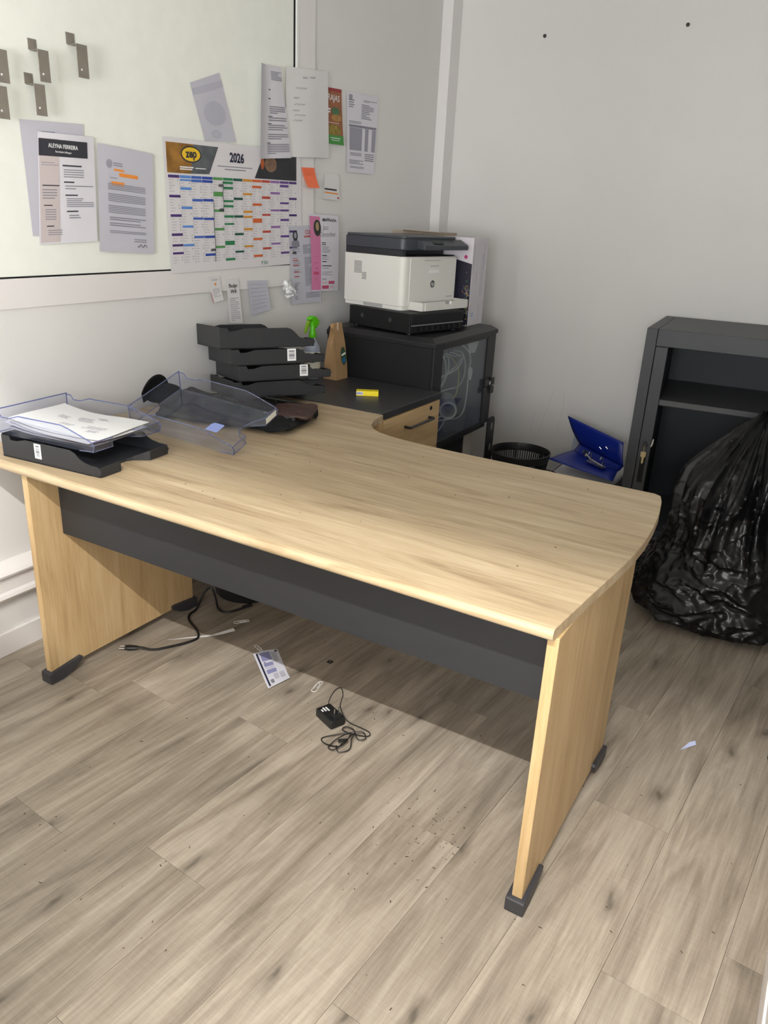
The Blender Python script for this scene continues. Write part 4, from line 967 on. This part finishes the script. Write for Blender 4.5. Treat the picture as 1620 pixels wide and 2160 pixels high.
G().box(CWd - .104, 0, .05, CWd - .0505, .012, .953).obj('front_stile', M_cab, cab, .002)
G().box(.060, .012, .05, .064, CDp - .02, .955).box(.100, .012, .05, .104, .10, .955).obj('shutter_track', M_cabin, cab)
G().box(.064, .020, .684, CWd - .064, CDp - .014, .688).box(.064, .020, .684, CWd - .064, .026, .713).box(.064, .020, .709, CWd - .064, CDp - .014, .713).obj('shelf', mat('shelf_steel', (74, 74, 76), .45), cab, .001)
G().cyl((.077, 0, .494), .013, -.012, 18, 'Y').obj('lock', M_black, cab, smooth=True)
ky = G().box(.0765, -.014, .462, .0785, -.012, .490).obj('key', M_brass, cab)
G().prism([(.066, .462), (.090, .462), (.090, .440), (.084, .432), (.083, .408), (.078, .402), (.074, .408), (.073, .432), (.066, .440)], lambda a, b, h: (a, h, b), -.016, -.013).obj('key_bow', M_brass, ky)
G().box(.066, -.001, .305, .090, .002, .455).obj('finger_slot', M_dark, cab, .001)
G().prism([(.108, .525), (.113, .528), (.112, .500), (.106, .486), (.102, .488), (.106, .502)], lambda a, b, h: (a, h, b), -.004, .004).obj('latch', M_chrome, cab)

# ------------------------------------------------------------------ bin liner full of rubbish
def interp(t, xs, ys):
    for i in range(len(xs) - 1):
        if t <= xs[i + 1]: f = (t - xs[i]) / (xs[i + 1] - xs[i]); return ys[i] + (ys[i + 1] - ys[i]) * f
    return ys[-1]
hs_ = [0, .012, .05, .11, .20, .28, .36, .45, .55, .66, .74, .79, .82]
rs_ = [.23, .272, .302, .308, .286, .250, .226, .210, .190, .150, .100, .050, .024]
def ridge(q, p=2.0): return max(0.0, 1 - 2.2 * abs(noise.noise(q))) ** p
def bagfn(u, v):
    th = 2 * math.pi * u; z = .82 * v ** .95
    r = interp(z, hs_, rs_)
    cx = 1.425 + .015 * z + .05 * max(0, z - .45); cy = 1.86 + .05 * z + .20 * max(0, z - .35)
    ct_, st_ = math.cos(th), math.sin(th)
    lump = noise.noise(Vector((ct_ * 1.6, st_ * 1.6, z * 4.5))) * .045
    hz = max(0.0, 1 - max(0, z - .10) / .35)                     # horizontal wrinkles low down
    wr = ridge(Vector((ct_ * 2.2, st_ * 2.2, z * 13 + 1.2 * ct_))) * .020 + ridge(Vector((ct_ * 4.2 + 3, st_ * 4.2, z * 24 - 2 * st_))) * .011
    wr += ridge(Vector((ct_ * 9 + 1, st_ * 9 + 4 * z, z * 40 + 3 * ct_)), 1.5) * .0065
    up = min(1.0, max(0.0, z - .22) / .25)                       # long folds running up to the neck
    fo = ridge(Vector((ct_ * 3.4 + z * .8, st_ * 3.4 - z * .6, z * 1.4 + 5))) * .048 + ridge(Vector((ct_ * 7 + 9, st_ * 7, z * 2.6))) * .014
    k = min(1, z / .05)
    r = max(.008, r + (lump + wr * (.25 + .75 * hz)) * k + (fo - .016) * up * min(1, (.84 - z) / .25))
    zz = z - .012 * ridge(Vector((ct_ * 2.2, st_ * 2.2, z * 13 + 1.2 * ct_))) * k * hz
    return (cx + r * ct_, cy + r * st_ * .98, max(.0005, zz))
bg = thing('rubbish_bag', 'full black bin liner slumped in front of the open cupboard', 'rubbish bag', (1.43, 1.86, 0))
g = G().grid(bagfn, 260, 190); g.add([bagfn(i / 60, 0) for i in range(60)], [tuple(range(60))])
g.obj('bag', M_bag, bg, smooth=True, angle=50)
def flap(u, v):
    # loose skirt of plastic pulled from the neck down to the left
    x = 1.375 - .155 * v - .05 * u + .05 * u * v; y = 1.845 + .16 * u - .03 * v; z = .735 - .33 * v - .05 * u * (1 - v)
    n = .014 * noise.noise(Vector((u * 5, v * 4, 2))) + .010 * math.sin(u * 16 + 3 * v)
    return (x + n, y - abs(n) * 1.2 - .02, z + n * .5)
G().grid(flap, 40, 40).obj('loose_flap', M_bag, bg, smooth=True, solid=.0008)
G().tube(smoothpath([(1.455, 1.99, .79), (1.47, 1.985, .83), (1.50, 1.96, .855), (1.545, 1.94, .85)], 6), lambda t: .020 + .018 * t, 10, flat=.5).obj('tied_end', M_bag, bg, smooth=True)

# ------------------------------------------------------------------ mesh bin, binder, carton by the back wall
wbn = thing('wire_bin', 'black round slatted waste bin standing near the back wall', 'bin', (.275, 2.55, 0))
cx, cy = .275, 2.55
def brad(z): return .112 + .043 * (z / .30)
G().lathe([(.112, 0), (.112, .006), (.010, .006)], 40, (cx, cy, 0)).obj('base', M_black, wbn)
G().lathe([(brad(.268), .268), (brad(.262) + .003, .262), (.160, .292), (.161, .304), (.155, .306), (.151, .296), (brad(.268) - .003, .268)], 48, (cx, cy, 0), closed=False).obj('rim', M_black, wbn, smooth=True, angle=60)
g = G(); ns = 72
for i in range(ns):
    if i % 12 == 0: continue
    a = 2 * math.pi * i / ns
    for z0, z1 in ((.045, .265),):
        d = Vector((math.cos(a), math.sin(a), 0)); s = Vector((-d.y, d.x, 0)) * .0033
        p0 = Vector((cx, cy, z0)) + d * brad(z0); p1 = Vector((cx, cy, z1)) + d * brad(z1)
        g.add([p0 - s - d * .001, p0 + s - d * .001, p0 + s + d * .001, p0 - s + d * .001, p1 - s - d * .001, p1 + s - d * .001, p1 + s + d * .001, p1 - s + d * .001], [(3, 2, 1, 0), (4, 5, 6, 7), (0, 1, 5, 4), (1, 2, 6, 5), (2, 3, 7, 6), (3, 0, 4, 7)])
g.obj('slats', M_black, wbn, kind='stuff')
for i in range(6):
    a = 2 * math.pi * i / 6; d = Vector((math.cos(a), math.sin(a), 0))
    G().tube([Vector((cx, cy, .006)) + d * brad(0), Vector((cx, cy, .27)) + d * brad(.27)], .007, 6).obj('rib', M_black, wbn)
G().lathe([(brad(.006), .006), (brad(.05), .05)], 40, (cx, cy, 0), closed=False).obj('lower_band', M_black, wbn, smooth=True, solid=.002)

cb = thing('carton_box', 'open carton of papers on the floor beneath the blue binder', 'box', (.60, 2.72, 0))
G().box(.44, 2.50, 0, .79, 2.505, .215).box(.44, 2.925, 0, .79, 2.93, .215).box(.44, 2.505, 0, .445, 2.925, .215).box(.785, 2.505, 0, .79, 2.925, .215).box(.44, 2.5, 0, .79, 2.93, .006).obj('carton', mat('carton_pale', (200, 192, 190), .8), cb)
G().box(.452, 2.512, .006, .778, 2.918, .212).obj('paper_pile', M_paper2, cb, .004)
bn = thing('ring_binder', 'open royal blue lever arch binder lying beside the steel cupboard', 'binder', (.60, 2.66, .22))
tl, tr_, nl, nr, ll, lr = [Vector(q) for q in ((.426, 2.82, .469), (.780, 2.665, .418), (.516, 2.80, .334), (.800, 2.655, .296), (.424, 2.58, .279), (.800, 2.475, .262))]
nl2, nr2 = nl + Vector((-.012, -.055, -.030)), nr + Vector((-.012, -.05, -.016))
def bil(a, b, c, d, bow=0.0):
    return lambda u, v: (a * (1 - u) + b * u) * (1 - v) + (d * (1 - u) + c * u) * v + Vector((0, bow * math.sin(math.pi * v), bow * math.sin(math.pi * v)))
G().grid(bil(tl, tr_, nr, nl, -.008), 10, 8).obj('front_cover', M_blue, bn, smooth=True, solid=.003)
G().grid(bil(nl, nr, nr2, nl2, -.006), 10, 6).obj('spine', M_blue, bn, smooth=True, solid=.003)
G().grid(bil(nl2, nr2, lr, ll, .004), 10, 8).obj('back_cover', M_blue, bn, smooth=True, solid=.003)
fx = Vector((.66, 2.60, .296)); du = (nr2 - nl2).normalized(); dv = (ll - nl2).normalized(); dn = du.cross(dv); dn = dn if dn.z > 0 else -dn
mp = lambda a, b, c: tuple(fx + du * a + dv * b + dn * c)
lv = G().add([mp(-.045, -.018, .002), mp(.075, -.018, .002), mp(.075, .018, .002), mp(-.045, .018, .002), mp(-.045, -.018, .005), mp(.075, -.018, .005), mp(.075, .018, .005), mp(-.045, .018, .005)], [(3, 2, 1, 0), (4, 5, 6, 7), (0, 1, 5, 4), (1, 2, 6, 5), (2, 3, 7, 6), (3, 0, 4, 7)]).obj('mechanism_plate', M_chrome, bn)
for a in (-.03, .05):
    G().tube(smoothpath([mp(a, -.012, .004), mp(a, -.012, .040), mp(a, .0, .055), mp(a, .012, .045)], 5), .0028, 8).obj('ring', M_chrome, lv, smooth=True)
G().tube([mp(.07, .006, .01), mp(-.02, .004, .018), mp(-.06, -.004, .030)], .0045, 8).obj('lever', M_chrome, lv, smooth=True)
G().tube([mp(-.066, -.006, .030), mp(-.062, -.006, .033)], .019, 16).obj('lever_knob', M_chrome, lv, smooth=True)
for px in ((.66, .60), (.80, .45)):
    q = bil(tl, tr_, nr, nl, -.008)(px[0] - .12, px[1]); G().tube([q + Vector((0, -.004, 0)), q + Vector((.012, -.004, -.010))], .003, 8).obj('rivet', M_chrome, bn, smooth=True)
# plastic sleeve leaning on the wall, white roll next to the bin
t = thing('plastic_sleeve', 'small clear plastic card sleeve leaning on the wall behind the binder', 'sleeve', (.46, 3.0, 0))
G().add([(.41, 2.98, 0), (.50, 2.98, 0), (.50, 3.068, .365), (.41, 3.068, .365)], [(0, 1, 2, 3)]).obj('sleeve', M_bottle, t, solid=.0015)
G().add([(.435, 3.028, .21), (.462, 3.028, .21), (.462, 3.058, .335), (.435, 3.058, .335)], [(0, 1, 2, 3)]).obj('insert', M_shade, t, solid=.001)
t = thing('tin_lid', 'round white disc with a worn dark edge propped between bin and binder', 'lid', (.475, 2.47, 0))
G().lathe([(.118, -.006), (.124, -.004), (.124, .004), (.118, .006)], 40, (.470, 2.462, .1285), axis='Y').obj('disc', mat('disc_white', (205, 200, 194), .6), t, .001)
G().lathe([(.124, -.004), (.128, -.005), (.128, .005), (.124, .004)], 40, (.470, 2.462, .1285), axis='Y', closed=False).obj('worn_edge', mat('edge_rust', (70, 52, 44), .8, vary=.4, vscale=20), t)

# ------------------------------------------------------------------ things on the floor
bb = thing('black_bucket', 'round black plastic bin standing in the dark under the desk return', 'bin', (-.235, .905, 0))
G().lathe([(.002, .004), (.128, .004), (.130, .0), (.133, .004), (.158, .30), (.164, .302), (.164, .312), (.154, .312), (.126, .010), (.002, .010)], 40, (-.235, .905, 0), closed=False).obj('body', M_black, bb, smooth=True, angle=40)
G().lathe([(.165, .296), (.167, .304), (.165, .313)], 40, (-.235, .905, 0), closed=False).obj('rim', M_rackd, bb, smooth=True)

pc_ = thing('power_cable', 'black power cable with a two-pin plug lying by the left desk panel', 'cable', (-.15, .55, 0))
path = [(-.226, .325, .011), (-.19, .345, .006), (-.155, .400, .005), (-.128, .455, .005), (-.125, .495, .005), (-.165, .530, .005), (-.235, .565, .005), (-.268, .600, .005), (-.275, .640, .005), (-.290, .675, .010), (-.292, .71, .045), (-.280, .735, .060), (-.25, .725, .032), (-.215, .700, .006), (-.176, .690, .005), (-.150, .720, .005), (-.132, .775, .006)]
G().tube(smoothpath(path, 7), .0042, 8).obj('cord', M_cord, pc_, smooth=True)
d_ = Vector((-.062, -.040, 0)).normalized(); p0 = Vector((-.226, .325, .011))
plg = G().tube([p0, p0 + d_ * .012, p0 + d_ * .018, p0 + d_ * .044, p0 + d_ * .058], lambda t: (.0055, .007, .010, .014, .012)[min(4, int(t * 4 + .5))], 12, flat=.6).obj('plug', M_cord, pc_, smooth=True, angle=50)
sd_ = Vector((-d_.y, d_.x, 0))
for s in (-1, 1):
    G().tube([p0 + d_ * .056 + sd_ * .008 * s, p0 + d_ * .078 + sd_ * .008 * s], .0022, 8).obj('pin', M_chrome, plg, smooth=True)
G().tube([(-.140, .760, .006), (-.128, .795, .007)], .0075, 10).obj('connector', M_cord, pc_, smooth=True)

o = tag(G().add([(-.205, .425, .0012), (-.10, .545, .0012), (-.068, .620, .003), (-.052, .612, .0012), (-.072, .570, .0012), (-.108, .520, .0012)], [(0, 1, 2, 3, 4, 5)]).obj('paper_strip', M_white, None, solid=.0008), 'thin white strip of paper on the floor by the power cable', 'paper')
def paperclip(x, y, a, label, s=1.0):
    ca, sa = math.cos(a), math.sin(a)
    def P(u, v): return (x + (u * ca - v * sa) * s, y + (u * sa + v * ca) * s, .0014)
    def arc(cu, cv, r, a0, a1, n=8): return [(cu + r * math.cos(math.radians(a0 + (a1 - a0) * i / n)), cv + r * math.sin(math.radians(a0 + (a1 - a0) * i / n))) for i in range(n + 1)]
    pts = [(-.012, .0062)] + arc(.022, 0, .0062, 90, -90) + arc(-.020, .0008, .0070, -90, -270) + [(-.020, .0078)] + arc(.014, .0028, .005, 90, -90) + [(-.006, -.0022)]
    tag(G().tube([P(u, v) for u, v in pts], .0011 * s, 6).obj('paper_clip', mat('clip_white', (236, 234, 230), .35), None, smooth=True), label, 'paper clip', 'paper clips on the floor')
paperclip(-.078, .676, .9, 'white paper clip deepest under the desk near the cable', 1.05)
paperclip(.095, .566, -.35, 'white paper clip just above the printed leaflet', .85)
paperclip(.405, .490, 1.75, 'white paper clip between the leaflet and the power adapter', 1.15)

def leaf(u, v):
    a, b, c, d = Vector((.104, .526, 0)), Vector((.154, .600, 0)), Vector((.307, .473, 0)), Vector((.282, .389, 0))
    p = (a * (1 - u) + b * u) * (1 - v) + (d * (1 - u) + c * u) * v
    p.z = .0016 + .012 * max(0, v - .8) * u * 3 + .006 * max(0, v - .88) * (1 - u) * 2 + .004 * math.sin(math.pi * u) * (1 - v)
    return p
o = G().grid(leaf, 10, 14).obj('leaflet', mat('leaflet_paper', (226, 226, 236), .6), None, smooth=True, angle=80); tag(o, 'creased white and blue printed leaflet lying on the floor', 'leaflet')
def lprint(m, rects, nm, e=.0008):
    g = G()
    for (u0, v0, u1, v1) in rects:
        g.grid(lambda a, b: leaf(u0 + (u1 - u0) * a, v0 + (v1 - v0) * b) + Vector((0, 0, e)), max(1, int((u1 - u0) * 8)), max(1, int((v1 - v0) * 8)))
    g.obj(nm, m, o, kind='stuff' if len(rects) > 1 else None)
lprint(M_navy, [(.08, .04, .15, .97), (.84, .03, .95, .08)], 'navy_bar', .0009)
lprint(mat('leaf_blue', (146, 148, 190), .7), [(.22, .05, .62, .30), (.22, .36, .60, .46), (.22, .55, .62, .66)], 'blue_blocks')
lprint(M_ink, [(.66, .08 + i * .022, .88, .088 + i * .022) for i in range(14)] + [(.42, .70 + i * .02, .62, .706 + i * .02) for i in range(8)] + [(.68, .70 + i * .02, .9, .706 + i * .02) for i in range(9)] + [(.26 + .05 * i, .49, .28 + .05 * i, .52) for i in range(7)], 'small_print')
lprint(M_inkd, [(.22, .82 + i * .013, .36, .82 + i * .013 + (.005 if i % 3 else .009)) for i in range(8)] + [(.24, .33, .32, .35)], 'barcode')

o = tag(G().box(.346, .630, 0, .362, .646, .003).obj('square_washer', M_black, None), 'tiny black square ring on the floor in the desk shadow', 'washer')
G().prism([(.354 + .0035 * math.cos(a), .638 + .0035 * math.sin(a)) for a in [2 * math.pi * i / 12 for i in range(12)]], lambda a, b, h: (a, b, h), .003, .0034).obj('hole', M_shade, o)

ad = thing('power_adapter', 'black plug-in power adapter lying pins up with its thin cord looped beside it', 'adapter', (.545, .365, 0), math.radians(-22))
G().box(-.048, -.026, 0, .040, .028, .030).obj('body', M_black, ad, .006, seg=3)
G().box(.012, -.012, .030, .040, .014, .046).obj('plug_block', M_black, ad, .003)
for y in (-.006, .010): G().cyl((.028, y, .046), .0022, .018, 10).obj('pin', M_chrome, ad, smooth=True)
g = G()
for i, (x0, x1) in enumerate(((-.034, -.012), (-.036, -.016), (-.030, -.018))): g.box(x0, .000 - i * .009, .0302, x1, .005 - i * .009, .0305)
g.obj('white_print', M_white, ad, kind='stuff')
cordp = [(-.046, .020, .022), (-.052, .030, .040), (-.045, .045, .070), (-.020, .050, .090), (.004, .040, .080), (.006, .030, .050), (.018, .034, .020), (.045, .040, .006), (.085, .056, .004), (.118, .062, .005), (.128, .045, .006), (.095, .010, .010), (.070, -.004, .014), (.062, .014, .012), (.090, .022, .016),
         (.128, .010, .012), (.140, .030, .012), (.112, .036, .016), (.078, -.020, .010), (.060, -.070, .006), (.090, -.078, .008), (.130, -.050, .014), (.105, .0, .020), (.098, -.040, .016), (.108, -.080, .008), (.130, -.072, .012), (.122, -.030, .018), (.110, .010, .020), (.125, -.010, .016), (.150, -.035, .008), (.140, -.066, .006), (.118, -.060, .012)]
G().tube(smoothpath(cordp, 8), .0017, 6).obj('cord', M_cord, ad, smooth=True)
G().tube([(.106, -.045, .014), (.120, -.020, .016)], .0045, 8).obj('cord_tie', M_cord, ad)

o = tag(G().add([(1.492, .842, .001), (1.510, .868, .001), (1.528, .890, .004), (1.522, .905, .006), (1.508, .892, .003)], [(0, 1, 2, 3, 4)]).obj('plastic_scrap', mat('scrap_blue', (196, 204, 240), .4), None, solid=.001), 'small pale blue scrap of plastic on the floor right of the desk', 'scrap')
cs = thing('caster_wheel', 'small black caster wheel on the floor at the right picture edge', 'wheel', (1.745, .945, 0), math.radians(70))
for y in (-.020, .006): G().lathe([(.020, 0), (.024, .002), (.025, .012), (.020, .014)], 20, (0, y, .025), axis='Y').obj('wheel', M_black, cs, smooth=True)
G().box(-.012, -.006, .02, .014, .006, .056).obj('hub', M_black, cs, .003)
# crumbs and grit on the floor
rr = random.Random(17); g = G()
def grit(x, y, s):
    a = rr.uniform(0, 6.28); l = s * rr.uniform(1, 2.6)
    dx, dy = math.cos(a) * l, math.sin(a) * l; ex_, ey_ = -math.sin(a) * s * .6, math.cos(a) * s * .6
    g.add([(x - dx - ex_, y - dy - ey_, .0003), (x + dx - ex_, y + dy - ey_, .0003), (x + dx + ex_, y + dy + ey_, .0003), (x - dx + ex_, y - dy + ey_, .0003), (x, y, s)], [(3, 2, 1, 0), (0, 1, 4), (1, 2, 4), (2, 3, 4), (3, 0, 4)])
for i in range(120): grit(rr.uniform(.1, 1.75), rr.uniform(-.85, .9), rr.uniform(.0008, .0019))
for i in range(60): grit(rr.gauss(1.02, .06), rr.gauss(.13, .09), rr.uniform(.0008, .002))
tag(g.obj('floor_grit', mat('grit_brown', (66, 52, 44), .9), None, base=(0, 0, 0)), 'scattered dark crumbs and grit on the floor planks', 'grit', kind='stuff')
rr = random.Random(23); g = G()
for i in range(26):
    x, y = rr.uniform(-.2, 1.2), rr.uniform(.1, .9); s = rr.uniform(.0008, .0016)
    g.add([(x - s, y - s, .7401), (x + s * 2, y - s, .7401), (x + s * 2, y + s, .7401), (x - s, y + s, .7401), (x, y, .7401 + s)], [(3, 2, 1, 0), (0, 1, 4), (1, 2, 4), (2, 3, 4), (3, 0, 4)])
tag(g.obj('desk_crumbs', MATS['grit_brown'], None, base=(0, 0, .74)), 'few tiny dark crumbs on the oak desktop', 'crumbs', kind='stuff')
